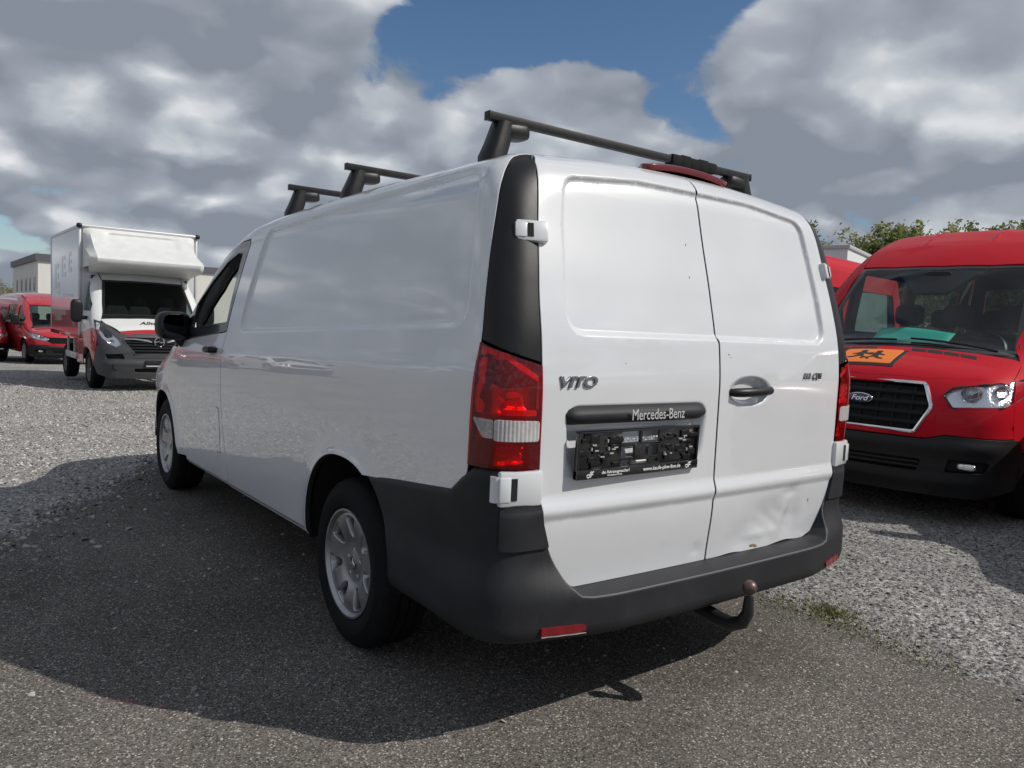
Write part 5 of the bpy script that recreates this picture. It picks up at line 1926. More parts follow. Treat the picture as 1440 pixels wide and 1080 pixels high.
# orange school transport plate
SGX0, SGX1, SGY0, SGY1 = -0.10, 0.34, 4.935, 5.235
blk = np.array([(SGX0 - 0.035, SGY0 - 0.012), (SGX1 + 0.035, SGY0 - 0.012), (SGX1 + 0.035, SGY1 + 0.035), (SGX0 - 0.035, SGY1 + 0.035)])
sign = obj('sign_backing', panel_mesh(blk, boff(btop, 0.004), 0.06, outward=lambda P: BB.grad(P), flange=0.003), PRINTK, bus)
ORANGE = mat('sign_orange', (0.82, 0.20, 0.02), 0.5)
obj('sign_plate', panel_mesh(rnd([(SGX0, SGY0), (SGX1, SGY0), (SGX1, SGY1), (SGX0, SGY1)], 0.02, 3), boff(btop, 0.008), 0.06, outward=lambda P: BB.grad(P), flange=0.002), ORANGE, sign)


def picto(nm, pts, d=0.011):
    """a figure outline in plate units (0..1 across from the viewer's left, 0..1 up)"""
    q = np.array([(SGX1 - u * (SGX1 - SGX0), SGY1 - v * (SGY1 - SGY0)) for u, v in pts])
    obj(nm, panel_mesh(q, boff(btop, d), 0.03, outward=lambda P: BB.grad(P), flange=0.001), PRINTK, sign)


for (cx_, cz_, k, sc) in ((0.36, 0.50, 1, 1.0), (0.64, 0.46, -1, 0.95)):
    tt = np.linspace(0, 2 * np.pi, 14, endpoint=False)
    picto('figure_head', [(cx_ + 0.055 * np.cos(a), cz_ + 0.27 + 0.085 * np.sin(a)) for a in tt])
    fig = [(-0.05, 0.18), (0.05, 0.18), (0.12, 0.10), (0.20, 0.16), (0.22, 0.12), (0.13, 0.02), (0.06, 0.06), (0.07, -0.10), (0.16, -0.20), (0.10, -0.30), (0.06, -0.28), (0.10, -0.20), (0.01, -0.12), (-0.08, -0.22), (-0.20, -0.26), (-0.20, -0.21), (-0.10, -0.16), (-0.06, -0.06), (-0.07, 0.04), (-0.16, 0.0), (-0.18, 0.04), (-0.08, 0.12)]
    picto('figure_body', [(cx_ + k * a * sc * 0.9, cz_ + b_ * sc) for a, b_ in fig])
# mirror foot behind the windscreen
mb = MB(); mb.sellipsoid((0, 4.02, 1.93), (0.12, 0.03, 0.04), 0.6, 16, 8); mb.build('rear_view_mirror', BLACK, bus)
shr = np.array([(-0.36, 3.985), (0.36, 3.985), (0.13, 4.20), (-0.13, 4.20)])
obj('sensor_shroud', panel_mesh(shr, boff(btop, -0.012), 0.06, outward=lambda P: BB.grad(P), flange=0.03), VOID, bus)
BUS_A = 1.452
BUS_RZ = math.atan2(math.sin(BUS_A), -math.cos(BUS_A))


def park(o, fx, fy, rz, length=5.5):
    """puts the middle of the nose at (fx, fy)"""
    n = Vector((-math.sin(rz), math.cos(rz)))
    bx, by = fx - n.x * length, fy - n.y * length
    o.rotation_euler = (0, 0, rz)
    o.location = (bx, by, float(gz(fx, fy)))


bus2 = copy_tree(bus)
for ch in list(children_of(bus2)):
    if ch.name.startswith('sign_backing'):
        for g_ in children_of(ch):
            bpy.data.objects.remove(g_)
        bpy.data.objects.remove(ch)
bus2['label'] = 'red minibus parked behind the one with the orange sign, mostly hidden'
park(bus, 3.4285, 1.392, BUS_RZ)
park(bus2, 3.75, 4.35, BUS_RZ)
# green folder on the dashboard
mb = MB()
vs_ = []
for i in range(9):
    for j in range(5):
        u, v = i / 8, j / 4
        vs_.append((0.34 - 0.62 * u, 4.52 - 0.20 * v + 0.02 * u, 1.318 + 0.10 * v + 0.03 * math.sin(u * 3.0 + 0.6) * v + 0.006 * u))
fs_ = [(i * 5 + j, i * 5 + j + 1, (i + 1) * 5 + j + 1, (i + 1) * 5 + j) for i in range(8) for j in range(4)]
me = mesh_from(vs_, fs_, 'folder', True)
fo = obj('folder', me, mat('folder_green', (0.015, 0.52, 0.40), 0.55))
sm = fo.modifiers.new('t', 'SOLIDIFY'); sm.thickness = 0.006
tag(fo, 'green paper folder lying on the dashboard of the minibus with the orange sign', 'folder')
fo.location = bus.location; fo.rotation_euler = bus.rotation_euler

vanr, VB2, *_ = make_red_van('crew_van', 'dark red van standing left of the box truck, next to another red van', 'van', 'red vans beyond the gravel', zf=0.845, bus=False, paint=mat('dark_red_paint', (0.40, 0.012, 0.020), 0.3, coat=1.0))
park(vanr, 0.62, 23.95, math.pi + 0.13)
van3 = copy_tree(vanr)
van3['label'] = 'red van close beside the dark red van near the box truck'
park(van3, -1.70, 25.6, math.pi + 0.10)
van4 = copy_tree(vanr)
van4['label'] = 'red van parked on the driver side of the minibus with the orange sign'
van4['group'] = 'red vans near the row of minibuses'
park(van4, 2.95, -1.55, BUS_RZ)


# ------------------------------------------------------------------ box truck
truck = thing('box_truck', 'white and red box truck with moulded roof deflector standing on the gravel', 'truck')


def make_truck():
    root = truck
    L0 = 6.5                                                     # nose at y = 6.5
    W = pchip([0.15, 0.35, 0.6, 0.9, 1.2, 1.45, 1.8, 2.1, 2.4], [0.94, 0.98, 1.01, 1.025, 1.02, 0.985, 0.93, 0.87, 0.80])
    hc = pchip([-1, 3, 4.6, 4.95, 5.12, 5.20, 5.78, 5.86, 6.25, 6.45, 6.7], [2.25, 2.25, 2.24, 2.20, 2.12, 2.06, 1.44, 1.38, 1.16, 1.02, 0.80])
    plan = pchip([-0.3, 0, 0.4, 5.1, 5.8, 6.2, 6.5], [0.98, 1.0, 1.0, 1.0, 0.985, 0.93, 0.82])
    B = Body(W, hc, lambda y: 0.05 + 0.03 * smooth(4.6, 5.2, y), lambda ax, z: 6.5 - 0.24 * (ax / 1.0) ** 2.6 - 0.32 * np.maximum(z - 0.72, 0) ** 1.2 - 0.2 * np.maximum(0.42 - z, 0),
             lambda ax, z: 0 * z - 0.5, plan=plan, kr=0.18, kf=0.16, kb=0.1, zc=1.1)
    out = lambda P: B.grad(P)
    off = lambda base, d: (lambda u, v: (lambda P: P + B.grad(P.reshape(-1, 3)).reshape(P.shape) * d)(base(u, v)))
    B.fore = lambda x, z: B.cast(x, 8.0, z, 0, -1.0, 0, 0, 6.5)
    fore = lambda u, v: B.fore(u, v)
    topf = lambda x, y: B.top(x, y)
    cylf = lambda u, v: B.cyl(u, v, -1)

    def pan(nm, outline, fn, sp, m, parent=root, holes=(), **kw):
        return obj(nm, panel_mesh(np.array(outline), fn, sp, holes, outward=out, **kw), m, parent)

    def pair(nm, outline, fn, sp, m, parent=root, holes=(), **kw):
        a = pan(nm, outline, fn, sp, m, parent, holes, **kw)
        return a, obj(nm, mirror_mesh(a.data), m, parent)
    TW = mat('truck_white', (0.68, 0.69, 0.68), 0.35, coat=0.8, noise=0.03, nscale=3)
    TR = mat('truck_red', (0.42, 0.010, 0.018), 0.3, coat=1.0)
    A2 = (5.45, 0.35, 0.44, 0.42)
    top_e = [(0.90, 6.02), (0.885, 5.92), (0.83, 5.80), (0.775, 5.5), (0.72, 5.20), (0.74, 4.9), (0.75, 4.35)]
    he = [(y, B.v_top(np.array([x]), np.array([y]))[0]) for x, y in top_e]
    win = rnd([(4.62, 1.44), (4.62, 1.98), (5.02, 1.98), (5.52, 1.55), (5.58, 1.42)], 0.03)
    # upper cab side white, lower part red
    split = [(4.36, 0.985), (5.0, 1.02), (5.9, 1.13), (6.08, 1.10)]
    up_o = np.concatenate([B.yz([(y, z + 0.002) for y, z in split]), np.array(he)])
    pair('cab_side', up_o, cylf, 0.07, TW, holes=[B.yz(win)])
    lo = [(4.36, 0.42)] + arch(*A2, 172, 10, 24) + [(5.98, 0.60), (6.10, 0.80), (6.12, 0.95)]
    pair('cab_side_lower', B.yz(lo + [(y, z - 0.002) for y, z in split[::-1]]), cylf, 0.07, TR)
    c_ = win.mean(0)
    pair('side_window', B.yz(c_ + (win - c_) * 1.04), off(cylf, -0.012), 0.15, TINTGLASS, flange=0)
    pan('cab_roof', [(0.742, 4.35), (0.732, 4.9), (0.712, 5.16), (0.4, 5.21), (0, 5.225), (-0.4, 5.21), (-0.712, 5.16), (-0.732, 4.9), (-0.742, 4.35)], topf, 0.1, TW)
    ws_ = np.array([(0.712, 5.185), (0.765, 5.5), (0.82, 5.785), (0.4, 5.85), (0, 5.865), (-0.4, 5.85), (-0.82, 5.785), (-0.765, 5.5), (-0.712, 5.185), (-0.4, 5.225), (0, 5.24), (0.4, 5.225)])
    wc = ws_.mean(0)
    pan('windscreen_surround', ws_, off(topf, -0.002), 0.06, GLOSSBLACK, holes=[wc + (ws_ - wc) * np.array([0.945, 0.90])])
    pan('windscreen', wc + (ws_ - wc) * np.array([0.96, 0.93]), off(topf, -0.006), 0.12, TINTGLASS, flange=0)
    pan('wiper_cowl', [(0.825, 5.795), (0.86, 5.85), (0.4, 5.93), (0, 5.945), (-0.4, 5.93), (-0.86, 5.85), (-0.825, 5.795), (-0.4, 5.86), (0, 5.875), (0.4, 5.86)], off(topf, -0.006), 0.06, BLACK)
    # bonnet in white with a red edge
    bn = pan('bonnet', [(0.855, 5.862), (0.80, 6.0), (0.62, 6.26), (0.4, 6.275), (0, 6.28), (-0.4, 6.275), (-0.62, 6.26), (-0.80, 6.0), (-0.855, 5.862), (-0.4, 5.94), (0, 5.955), (0.4, 5.94)], topf, 0.05, TW)
    pan('bonnet_edge', [(0.615, 6.268), (0.58, 6.36), (0, 6.395), (-0.58, 6.36), (-0.615, 6.268), (-0.4, 6.283), (0, 6.288), (0.4, 6.283)], topf, 0.05, TR)
    t_ = text_mesh('Alltrucks', 0.13, 0.001, shear=0.3, off=0.003, sx=1.2)
    co = np.zeros(len(t_.vertices) * 3); t_.vertices.foreach_get('co', co); co = co.reshape(-1, 3)
    px_, py_ = -0.02 - co[:, 0], 6.11 - co[:, 1]
    P = B.top(px_, py_)
    P[:, 2] += 0.004 + co[:, 2]
    t_.vertices.foreach_set('co', P.ravel()); t_.update()
    obj('lettering', t_, PRINTK, bn)
    head = rnd([(0.615, 0.85), (0.66, 0.96), (0.80, 1.10), (0.93, 1.26), (0.955, 1.10), (0.90, 0.96), (0.80, 0.86), (0.70, 0.81)], 0.025, 3)
    gri = rnd([(-0.60, 0.99), (0.60, 0.99), (0.56, 0.90), (0.40, 0.70), (-0.40, 0.70), (-0.56, 0.90)], 0.03, 3)
    hm = head * np.array([-1, 1])
    mask = [(-0.42, 0.62), (0.42, 0.62), (0.66, 0.76), (0.95, 0.84), (0.965, 1.02), (0.955, 1.28), (0.84, 1.24), (0.62, 1.055), (0.3, 1.06), (-0.3, 1.06), (-0.62, 1.055), (-0.84, 1.24), (-0.955, 1.28), (-0.965, 1.02), (-0.95, 0.84), (-0.66, 0.76)]
    pan('front_mask', mask, fore, 0.04, mat('truck_bumper', (0.048, 0.050, 0.053), 0.5, noise=0.1), holes=[gri, head, hm])
    g_ = pan('grille', gri, off(fore, -0.03), 0.06, VOID, flange=0)
    mb = MB()
    for z_ in (0.75, 0.80, 0.85, 0.90):
        hw_ = 0.42 + (z_ - 0.70) * 0.6
        mb.tube([tuple(B.fore(np.array([x]), np.array([z_]))[0] - np.array([0, 0.014, 0])) for x in np.linspace(-hw_, hw_, 11)], 0.014, 6)
    mb.build('grille_bars', GLOSSBLACK, g_)
    mb = MB()
    for s in (-1, 1):
        mb.tube([tuple(B.fore(np.array([x]), np.array([z_]))[0] + np.array([0, 0.006, 0])) for x, z_ in ((s * 0.57, 0.965), (s * 0.35, 0.955), (s * 0.20, 0.935), (s * 0.13, 0.91))], [0.010, 0.016, 0.022, 0.012], 8)
    mb.build('chrome_wing', CHROME, g_)
    mb = MB()
    gp = B.fore(gri[:, 0] * 1.02, gri[:, 1] - 0.004) + np.array([0, 0.006, 0])
    low_ = [tuple(p) for p in gp if p[2] < 0.96]
    mb.tube(low_, 0.009, 6)
    mb.build('grille_frame', DARKCHROME, g_)
    lp = B.fore(np.array([0.0]), np.array([0.915]))[0]
    mb = MB(); mb.lathe([(0.0, 0.066), (0.014, 0.070), (0.022, 0.078), (0.014, 0.088), (0.0, 0.090)], 32, 'Y', tuple(lp), closed=True)
    mb.tube([tuple(lp + np.array(q)) for q in ((0.085, 0.012, -0.008), (0.0, 0.016, 0.012), (0.0, 0.016, -0.012), (-0.085, 0.012, 0.008))], 0.010, 6)
    mb.build('emblem', CHROME, g_)
    for hp_ in (head, hm):
        lens = pan('headlamp', hp_, off(fore, 0.003), 0.05, CLEAR, flange=0)
        cx_, cz_ = hp_.mean(0)

        def refl(u, v, cx_=cx_, cz_=cz_):
            P = B.fore(u, v)
            P[..., 1] -= 0.03 + 0.06 * np.exp(-(np.hypot(u - cx_ + 0.04 * np.sign(cx_), v - cz_ + 0.10) / 0.05) ** 2) + 0.05 * np.exp(-(np.hypot(u - cx_, v - cz_ - 0.03) / 0.045) ** 2)
            return P
        pan('reflector', hp_, refl, 0.02, REFLECT, lens, flange=0)
        pts_ = hp_.mean(0) + (hp_ - hp_.mean(0)) * 0.5 + np.array([np.sign(cx_) * 0.05, 0.10])
        pan('dark_insert', pts_, off(fore, -0.004), 0.04, GLOSSBLACK, lens, flange=0)
    bmp = rnd([(-0.93, 0.32), (-0.78, 0.26), (0.78, 0.26), (0.93, 0.32), (0.975, 0.50), (0.955, 0.835), (0.66, 0.752), (0.42, 0.612), (-0.42, 0.612), (-0.66, 0.752), (-0.955, 0.835), (-0.975, 0.50)], 0.02, 3)
    it = rnd([(-0.40, 0.36), (0.40, 0.36), (0.43, 0.44), (-0.43, 0.44)], 0.02, 3)
    fg = [rnd([(s * 0.56, 0.60), (s * 0.84, 0.60), (s * 0.86, 0.68), (s * 0.60, 0.70)], 0.02, 3) for s in (-1, 1)]
    bo = off(fore, 0.014)
    bp_ = pan('front_bumper', bmp, lambda u, v: bo(u, v) + np.stack([0 * u, 0.02 * np.exp(-((v - 0.52) / 0.05) ** 2), 0 * u], -1), 0.04, mat('truck_bumper', (0.048, 0.050, 0.053), 0.5, noise=0.1), holes=[it] + fg, flange=0.03)
    for h_ in [it] + fg:
        pan('intake', h_, off(fore, -0.03), 0.08, VOID, bp_, flange=0)
    for s in (-1, 1):
        mb = MB(); p = B.fore(np.array([s * 0.70]), np.array([0.47]))[0]
        mb.lathe([(-0.02, 0.0), (-0.01, 0.05), (0.018, 0.055), (0.018, 0.065), (-0.02, 0.07)], 20, 'Y', tuple(p)); mb.build('fog_lamp', BLACK, bp_)
    p = B.fore(np.array([0.0]), np.array([0.53]))[0]
    mb = MB(); mb.box(-0.26, 0.26, p[1] + 0.03, p[1] + 0.045, 0.47, 0.585, 0.004); nh = mb.build('plate_holder', GLOSSBLACK, bp_)
    mb = MB(); mb.box(-0.24, 0.24, p[1] + 0.045, p[1] + 0.049, 0.474, 0.494); mb.build('plate_strip', mat('plate_strip', (0.5, 0.5, 0.5), 0.5), nh)
    # interior
    mb = MB(); mb.sellipsoid((0, 5.62, 1.27), (0.84, 0.25, 0.10), 0.45, 24, 10); mb.box(-0.8, 0.8, 5.4, 5.8, 0.6, 1.25, 0.03); mb.build('dashboard', DASH, root)
    for x in (-0.46, 0.05, 0.46):
        mb = MB(); mb.sellipsoid((x, 5.10, 1.22), (0.22, 0.08, 0.34), 0.5, 16, 8); mb.sellipsoid((x, 5.07, 1.64), (0.13, 0.05, 0.10), 0.55, 14, 8); mb.build('seat', FABRIC, root)
    mb = MB(); mb.lathe([(-0.015, 0.18), (0, 0.195), (0.015, 0.18), (0, 0.168)], 24, 'Y', closed=True, mtx=Matrix.Translation((-0.42, 5.42, 1.34)) @ Matrix.Rotation(math.radians(35), 4, 'X')); mb.build('steering_wheel', BLACK, root)
    mb = MB(); mb.box(-0.86, 0.86, 4.965, 4.985, 0.5, 2.10); mb.box(-0.92, 0.92, 4.4, 5.5, 0.5, 0.58); mb.box(-0.4, 0.4, 1.45, 6.2, 0.42, 0.62); mb.build('chassis', VOID, root, smooth_shade=False)
    # mirrors
    for s in (-1, 1):
        rt = obj('door_mirror', None, None, root)
        mb = MB(); mb.sellipsoid((s * 1.17, 5.42, 1.42), (0.10, 0.06, 0.21), 0.55, 20, 12); mb.build('mirror_housing', BLACK, rt)
        mb = MB(); mb.tube([(s * 0.97, 5.48, 1.30), (s * 1.10, 5.44, 1.30)], 0.035, 8); mb.build('mirror_arm', BLACK, rt)
    # the box: panels, corner posts, roof rails
    bx, y0, y1, z0, z1 = 1.055, 0.10, 4.92 - 0.15, 0.92, 3.02
    y0, y1 = 1.40, 4.95
    BW = mat('box_white', (0.62, 0.63, 0.64), 0.22, coat=0.6, noise=0.02, nscale=2)
    mb = MB(); mb.box(-bx + 0.02, bx - 0.02, y0 + 0.02, y1 - 0.02, z0 + 0.02, z1 - 0.02); box = mb.build('box_core', BW, root, smooth_shade=False)
    for s in (-1, 1):
        mb = MB(); mb.box(*sorted((s * (bx - 0.018), s * bx)), y0 + 0.05, y1 - 0.06, 1.42, z1 - 0.05); side = mb.build('box_side', BW, root, smooth_shade=False)
        mb = MB(); mb.box(*sorted((s * (bx - 0.018), s * bx)), y0 + 0.05, y1 - 0.06, z0 + 0.06, 1.418); mb.build('box_side_red', TR, root, smooth_shade=False)
        mb = MB(); mb.box(*sorted((s * (bx - 0.03), s * (bx + 0.010))), y1 - 0.058, y1, z0, z1 - 0.02, 0.006); mb.build('corner_post', mat('alu_post', (0.62, 0.63, 0.64), 0.35, metal=0.4), root)
        mb = MB(); mb.box(*sorted((s * (bx - 0.03), s * (bx + 0.010))), y0, y0 + 0.05, z0, z1 - 0.02, 0.006); mb.build('corner_post', MATS['alu_post'], root)
        mb = MB(); mb.box(*sorted((s * (bx - 0.03), s * (bx + 0.014))), y0, y1, z1 - 0.05, z1 + 0.01, 0.012); mb.build('roof_rail', MATS['alu_post'], root)
        mb = MB(); mb.box(*sorted((s * (bx - 0.03), s * (bx + 0.012))), y0, y1, z0 - 0.02, z0 + 0.055, 0.006); mb.build('floor_rail', TR, root)
        mb = MB(); mb.box(*sorted((s * (bx - 0.06), s * (bx - 0.02))), 3.25, 4.4, 0.48, 0.60, 0.01); mb.box(*sorted((s * (bx - 0.06), s * (bx - 0.03))), 3.4, 3.45, 0.5, 0.92); mb.box(*sorted((s * (bx - 0.06), s * (bx - 0.03))), 4.15, 4.2, 0.5, 0.92)
        mb.build('side_guard', MATS['alu_post'], root)
    # worn lettering on the side, too faint to read: grey marks
    mb = MB()
    rr_ = random.Random(5)
    for (yc, zc_, wy, hz_) in ((2.30, 2.12, 0.30, 0.26), (3.15, 2.30, 0.26, 0.22), (3.95, 2.36, 0.18, 0.20)):
        mb.box(bx + 0.0005, bx + 0.003, yc - wy, yc - wy * 0.55, zc_ - hz_, zc_ + hz_)
        mb.box(bx + 0.0005, bx + 0.003, yc - wy * 0.5, yc + wy, zc_ - hz_, zc_ - hz_ * 0.5)
        mb.box(bx + 0.0005, bx + 0.003, yc - wy * 0.5, yc + wy * 0.7, zc_ + hz_ * 0.6, zc_ + hz_)
        mb.box(bx + 0.0005, bx + 0.003, yc + wy * 0.1, yc + wy * 0.6, zc_ - hz_ * 0.2, zc_ + hz_ * 0.25)
    mb.box(bx + 0.0005, bx + 0.003, 2.4, 2.7, 1.74, 1.80)
    mb.box(bx + 0.0005, bx + 0.003, 3.0, 4.3, 1.68, 1.74)
    tag(mb.build('faded_lettering', mat('grey_print', (0.46, 0.47, 0.50), 0.3, coat=0.5), side, smooth_shade=False), kind='stuff')
    # moulded deflector over the cab: lofted cross-sections from the box face to the nose
    V, F = [], []
    nx, nz = 33, 22
    zlo, zhi = 2.24, z1 - 0.035

    def depth(t, u):
        """t 0..1 from the bottom to the top, u -1..1 across: how far it stands forward of the box"""
        base = pchip([0, 0.06, 0.18, 0.24, 0.45, 0.65, 0.85, 1.0], [0.70, 0.80, 0.85, 0.81, 0.53, 0.30, 0.12, 0.02])(t)
        edge = smooth(1.0, 0.90, abs(u))
        wing = 0.55 * smooth(0.36, 0.20, t)
        rec = 0.05 * smooth(0.52, 0.56, t) * smooth(0.92, 0.86, t) * smooth(0.68, 0.60, abs(u))
        e2 = pchip([0, 0.22, 0.40, 0.6, 1.0], [0.92, 0.92, 0.62, 0.22, 0.10])(t)
        return (base - rec) * edge + base * e2 * (1 - edge) * 0.9
    for j in range(nz):
        t = j / (nz - 1)
        for i in range(nx):
            u = -1 + 2 * i / (nx - 1)
            u_ = math.copysign(abs(u) ** 0.8, u)
            V.append((u_ * (bx - 0.06), y1 + float(depth(t, u_)), zlo + (zhi - zlo) * t))
    for j in range(nz - 1):
        for i in range(nx - 1):
            F.append((j * nx + i, j * nx + i + 1, (j + 1) * nx + i + 1, (j + 1) * nx + i)[::-1])
    # underside and cheeks back to the box
    b0 = len(V)
    for i in range(nx):
        u = -1 + 2 * i / (nx - 1); u_ = math.copysign(abs(u) ** 0.8, u)
        V.append((u_ * (bx - 0.06) * 0.9, y1 - 0.01, zlo - 0.10))
    for i in range(nx - 1):
        F.append((i, i + 1, b0 + i + 1, b0 + i))
    for e_ in (0, nx - 1):
        c0 = len(V)
        for j in range(nz):
            V.append((V[j * nx + e_][0], y1 - 0.01, V[j * nx + e_][2]))
        for j in range(nz - 1):
            F.append((j * nx + e_, (j + 1) * nx + e_, c0 + j + 1, c0 + j))
    me = mesh_from(V, F, 'deflector', True)
    bm_ = bmesh.new(); bm_.from_mesh(me); bmesh.ops.recalc_face_normals(bm_, faces=bm_.faces); bm_.to_mesh(me); bm_.free()
    me.set_sharp_from_angle(angle=math.radians(38))
    obj('roof_deflector', me, mat('deflector_white', (0.64, 0.65, 0.635), 0.45, noise=0.06, nscale=5), root)
    mb = MB(); mb.tube([(-bx, y1 + 0.01, z1 - 0.015), (bx, y1 + 0.01, z1 - 0.015)], 0.035, 10); mb.build('front_rail', MATS['alu_post'], root)
    for s in (-1, 1):
        mb = MB(); mb.sellipsoid((s * bx, y1 + 0.01, z1 - 0.015), (0.05, 0.05, 0.045), 0.7, 14, 8); mb.build('rail_cap', BLACK, root)
    for yc in (2.78, 5.45):
        for s in (-1, 1):
            make_wheel('wheel', root, s * 0.97, yc, 0.35, s, R=0.35, spokes=10, rimmat=mat('dark_rim', (0.12, 0.12, 0.125), 0.5, metal=0.5), steel=True)
            if yc > 5:
                pr = arch(yc, 0.35, 0.45, 0.43, 0, 180, 14)
                vs_ = [q for (y, z) in pr for q in ((s * 0.96, y, z), (s * 0.66, y, z))]
                obj('arch_liner', mesh_from(vs_, [(2 * i, 2 * i + 1, 2 * i + 3, 2 * i + 2) for i in range(len(pr) - 1)] + [tuple(2 * i + 1 for i in range(len(pr)))]), VOID, root)


make_truck()
park(truck, 0.848, 13.18, math.pi + 0.036, 6.5)
truck.location.z = -0.188

# ------------------------------------------------------------------ white body seen over the hidden minibus
cam_b = thing('luton_van', 'white box body of a vehicle behind the row of red minibuses', 'van', (13.9, 8.2, 0), math.radians(17.6))
mb = MB(); mb.box(-2.6, 2.6, -1.0, 1.0, 0.9, 3.10, 0.03); mb.build('box_body', WHITE_DULL, cam_b)
mb = MB(); mb.box(-2.64, 2.64, -1.04, 1.04, 3.08, 3.16, 0.02); mb.build('roof_edge', mat('grey_edge', (0.45, 0.46, 0.46), 0.5), cam_b)
mb = MB(); mb.box(-1.5, -0.9, -1.02, -0.99, 2.72, 2.86); mb.build('vent', BLACK, cam_b)
mb = MB(); mb.box(2.6, 4.2, -0.95, 0.95, 0.5, 2.0, 0.25, 4); mb.build('cab', WHITE_DULL, cam_b)
for x_ in (-1.6, 3.4):
    for s in (-1, 1):
        mb = MB(); mb.lathe([(-0.1, 0.0), (-0.1, 0.30), (-0.08, 0.35), (0.08, 0.35), (0.1, 0.30), (0.1, 0.0)], 24, 'Y', (x_, s * 0.88, 0.35)); mb.build('wheel', RUBBER, cam_b)

# ------------------------------------------------------------------ buildings
def building(label, loc, rz, w, d, h, par, wins_front, wins_side):
    r = thing('office_building', label, 'building', loc, rz)
    WALL = mat('render_wall', (0.62, 0.60, 0.56), 0.85, noise=0.05, nscale=0.6)
    mb = MB(); mb.box(0, w, 0, d, -1, h); mb.build('wall', WALL, r, smooth_shade=False)
    mb = MB(); mb.box(-0.25, w + 0.25, -0.25, d + 0.25, h, h + par); mb.build('parapet', mat('slate_parapet', (0.085, 0.09, 0.10), 0.6), r, smooth_shade=False)
    PANE = mat('dark_pane', (0.10, 0.12, 0.15), 0.12)
    FR = mat('window_frame_grey', (0.35, 0.36, 0.38), 0.5)
    for face, lst in (('f', wins_front), ('s', wins_side)):
        for (a, zb, ww, hh) in lst:
            for nm, g_, m_, pr in (('window', 0.0, FR, 0.04), ('pane', 0.10, PANE, 0.05)):
                mb = MB()
                if face == 'f':
                    mb.box(a + g_, a + ww - g_, -pr, 0.1, zb + g_, zb + hh - g_)
                else:
                    mb.box(-pr, 0.1, a + g_, a + ww - g_, zb + g_, zb + hh - g_)
                if nm == 'window':
                    wobj = mb.build('window', m_, r, smooth_shade=False)
                else:
                    mb.build('pane', m_, wobj, smooth_shade=False)
    return r


building('pale rendered office building with a dark flat parapet behind the box truck', (5.1, 91.8, 0), math.radians(2.0), 48, 24, 5.85, 0.70,
         [(a, 2.9, 1.6, 1.5) for a in (26, 30, 34, 38, 42)], [(a, 2.7, 1.5, 1.5) for a in (2.0, 5.6, 9.4, 13.6, 18.4)])


# ------------------------------------------------------------------ trees
def make_tree(label, loc, h, spread, seedv, leaf_n, leafcol, twiggy=0.5, group='trees beyond the parked minibuses'):
    r = np.random.default_rng(seedv)
    root = thing('broadleaf_tree', label, 'tree', loc, r.random() * 6.28, group)
    V, F = [], []

    def limb(p0, p1, r0, r1, n=5):
        p0, p1 = Vector(p0), Vector(p1)
        d = (p1 - p0).normalized(); a = d.orthogonal().normalized(); b = d.cross(a)
        k = len(V)
        for p, q in ((p0, r0), (p1, r1)):
            for i in range(n):
                t = 2 * math.pi * i / n
                V.append(tuple(p + (a * math.cos(t) + b * math.sin(t)) * q))
        for i in range(n):
            F.append((k + i, k + (i + 1) % n, k + n + (i + 1) % n, k + n + i))
    tips = []

    def grow(p, d, length, rad, lev):
        segs = 3
        for s in range(segs):
            d2 = (d + Vector(r.normal(0, 0.16, 3)) + Vector((0, 0, 0.05))).normalized()
            q = p + d2 * (length / segs)
            limb(p, q, rad * (1 - 0.22 * s), rad * (1 - 0.22 * (s + 1)), 7 if lev == 0 else 4)
            if lev >= 2:
                tips.append((q, d2))
            p, d = q, d2
            if lev > 0 or s > 0:
                for _ in range(3 if lev < 2 else (2 if lev < 3 else 0)):
                    a = r.random() * 6.283
                    side = (d.orthogonal().normalized() * math.cos(a) + d.cross(d.orthogonal().normalized()) * math.sin(a))
                    nd = (d * r.uniform(0.35, 0.8) + side * r.uniform(0.5, 0.95) * spread).normalized()
                    grow(p, nd, length * r.uniform(0.48, 0.72), rad * 0.5 * (1 - 0.15 * s), lev + 1)
        tips.append((p, d))
    grow(Vector((0, 0, -0.5)), Vector((0, 0, 1)), h * 0.52, 0.16 * h / 8, 0)
    top = max(t[0].z for t in tips)
    kz = h / top
    V[:] = [(a * (0.6 + 0.4 * kz), b * (0.6 + 0.4 * kz), c * kz) for a, b, c in V]
    me = mesh_from(V, F, 'trunk', True)
    obj('trunk', me, mat('bark', (0.11, 0.10, 0.085), 0.9, noise=0.25, nscale=6), root)
    T = np.array([tuple(t[0]) for t in tips]) * np.array([0.6 + 0.4 * kz, 0.6 + 0.4 * kz, kz])
    n = leaf_n
    k = r.integers(0, len(T), n)
    C = T[k] + r.normal(0, 0.20, (n, 3))
    C[:, 2] = np.maximum(C[:, 2], 0.8)
    s = r.uniform(0.07, 0.15, n)
    A = r.normal(0, 1, (n, 3)); A /= np.linalg.norm(A, axis=1)[:, None]
    Bv = np.cross(A, r.normal(0, 1, (n, 3))); Bv /= np.linalg.norm(Bv, axis=1)[:, None]
    Vq = np.stack([C - A * s[:, None], C + Bv * s[:, None] * 0.6, C + A * s[:, None], C - Bv * s[:, None] * 0.6], 1)
    me = bpy.data.meshes.new('crown')
    me.vertices.add(n * 4); me.vertices.foreach_set('co', Vq.reshape(-1))
    me.loops.add(n * 4); me.loops.foreach_set('vertex_index', np.arange(n * 4, dtype=np.int32))
    me.polygons.add(n); me.polygons.foreach_set('loop_start', np.arange(0, n * 4, 4, dtype=np.int32))
    me.update(calc_edges=True)
    obj('crown', me, leafcol, root)
    return root


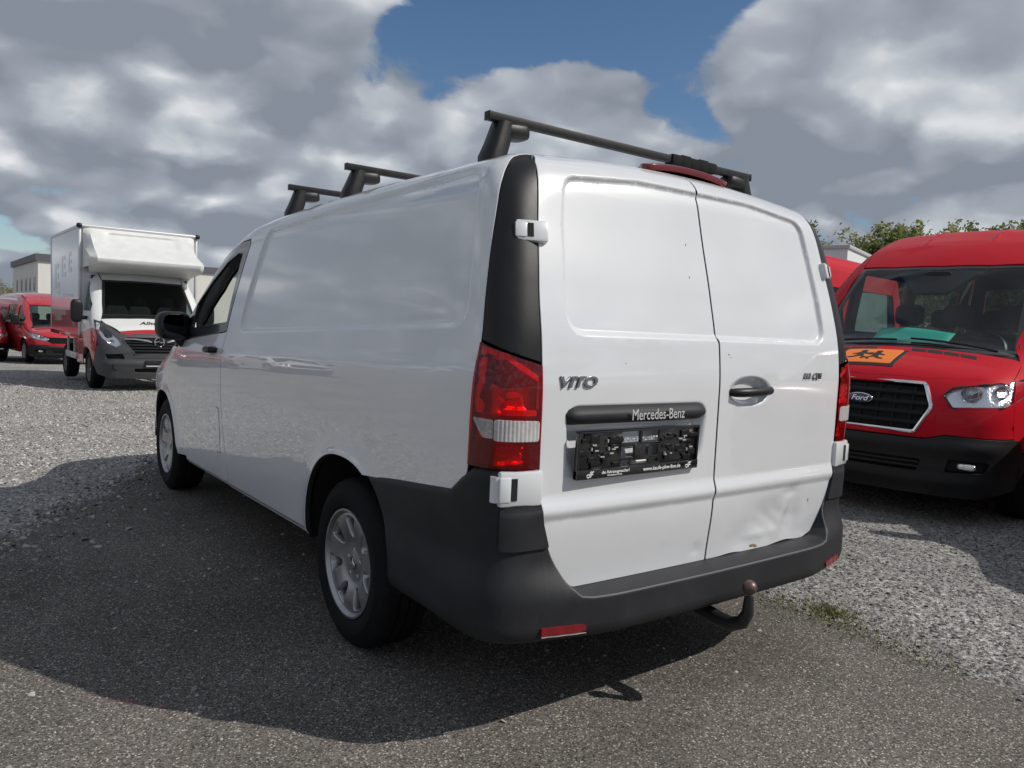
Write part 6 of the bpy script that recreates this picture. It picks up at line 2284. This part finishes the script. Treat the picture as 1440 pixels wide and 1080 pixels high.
def leaf_mat(name, a, b):
    m = mat(name, a, 0.6, col2=b, nscale=1.4, detail=3)
    bs = m.node_tree.nodes['Principled BSDF']
    nt = m.node_tree
    tl = N(nt, 'ShaderNodeBsdfTranslucent')
    tl.inputs[0].default_value = (*[min(1, c * 1.6) for c in b], 1)
    mx = N(nt, 'ShaderNodeMixShader'); mx.inputs[0].default_value = 0.3
    out = [n_ for n_ in nt.nodes if n_.type == 'OUTPUT_MATERIAL'][0]
    nt.links.new(bs.outputs[0], mx.inputs[1]); nt.links.new(tl.outputs[0], mx.inputs[2]); nt.links.new(mx.outputs[0], out.inputs[0])
    return m


SPRING = leaf_mat('spring_leaves', (0.16, 0.165, 0.055), (0.26, 0.25, 0.10))
GREEN = leaf_mat('green_leaves', (0.085, 0.12, 0.028), (0.16, 0.19, 0.055))


def at_px(px, dist):
    d = _f + _r2 * ((px - 720) / FOCAL)
    p = CAM_POS + d * dist
    return p.x, p.y


for (px, dist, h, sp_, n_, m_, lab) in ((1172, 44, 8.1, 1.0, 32000, GREEN, 'half-leafed green tree behind the rear corner of the white van'), (1228, 46, 8.3, 1.0, 24000, SPRING, 'sparse yellow-green tree with bare grey twigs behind the white van and minibus'),
                                        (1120, 47, 7.2, 0.9, 5000, SPRING, 'thin-leaved tree mostly hidden by the rear doors of the white van'), (1325, 44, 8.5, 0.9, 24000, SPRING, 'pale spring tree whose top shows over the middle of the minibus roof'),
                                        (1395, 42, 8.2, 1.0, 36000, GREEN, 'dense green tree over the minibus roof, beside the pale spring tree'), (1455, 40, 8.6, 1.0, 36000, GREEN, 'tallest dense green tree over the minibus roof at the end of the trees')):
    x_, y_ = at_px(px, dist)
    make_tree(lab, (x_, y_, 0.0), h, sp_, int(px), n_, m_)
x_, y_ = at_px(5, 120)
for k, (dx, h) in enumerate(((0, 7.5), (-5, 8.5))):
    make_tree('distant bare bushy tree left of the office building' if k == 0 else 'distant bare tree further from the office building than its neighbour', (x_ + dx, y_, -1.5), h, 1.0, 50 + k, 3500, SPRING, group='trees beyond the red vans')

# more of the row of parked vans that runs on to the left (seen mirrored in the white van's flank)
for k, (fx, fy, paintm, lab) in enumerate(((-5.8, 22.2, None, 'red van standing between the other red vans and the far white van'), (-8.7, 21.0, WHITE, 'far white van with black bumper at the end of the row of red vans'))):
    c_ = copy_tree(vanr)
    c_['label'] = lab
    park(c_, fx, fy, math.pi - 0.03)
    if paintm:
        for ch in children_of(c_):
            if ch.type == 'MESH' and ch.data.materials and ch.data.materials[0] and ch.data.materials[0].name == 'dark_red_paint':
                ch.material_slots[0].link = 'OBJECT'
                ch.material_slots[0].material = paintm
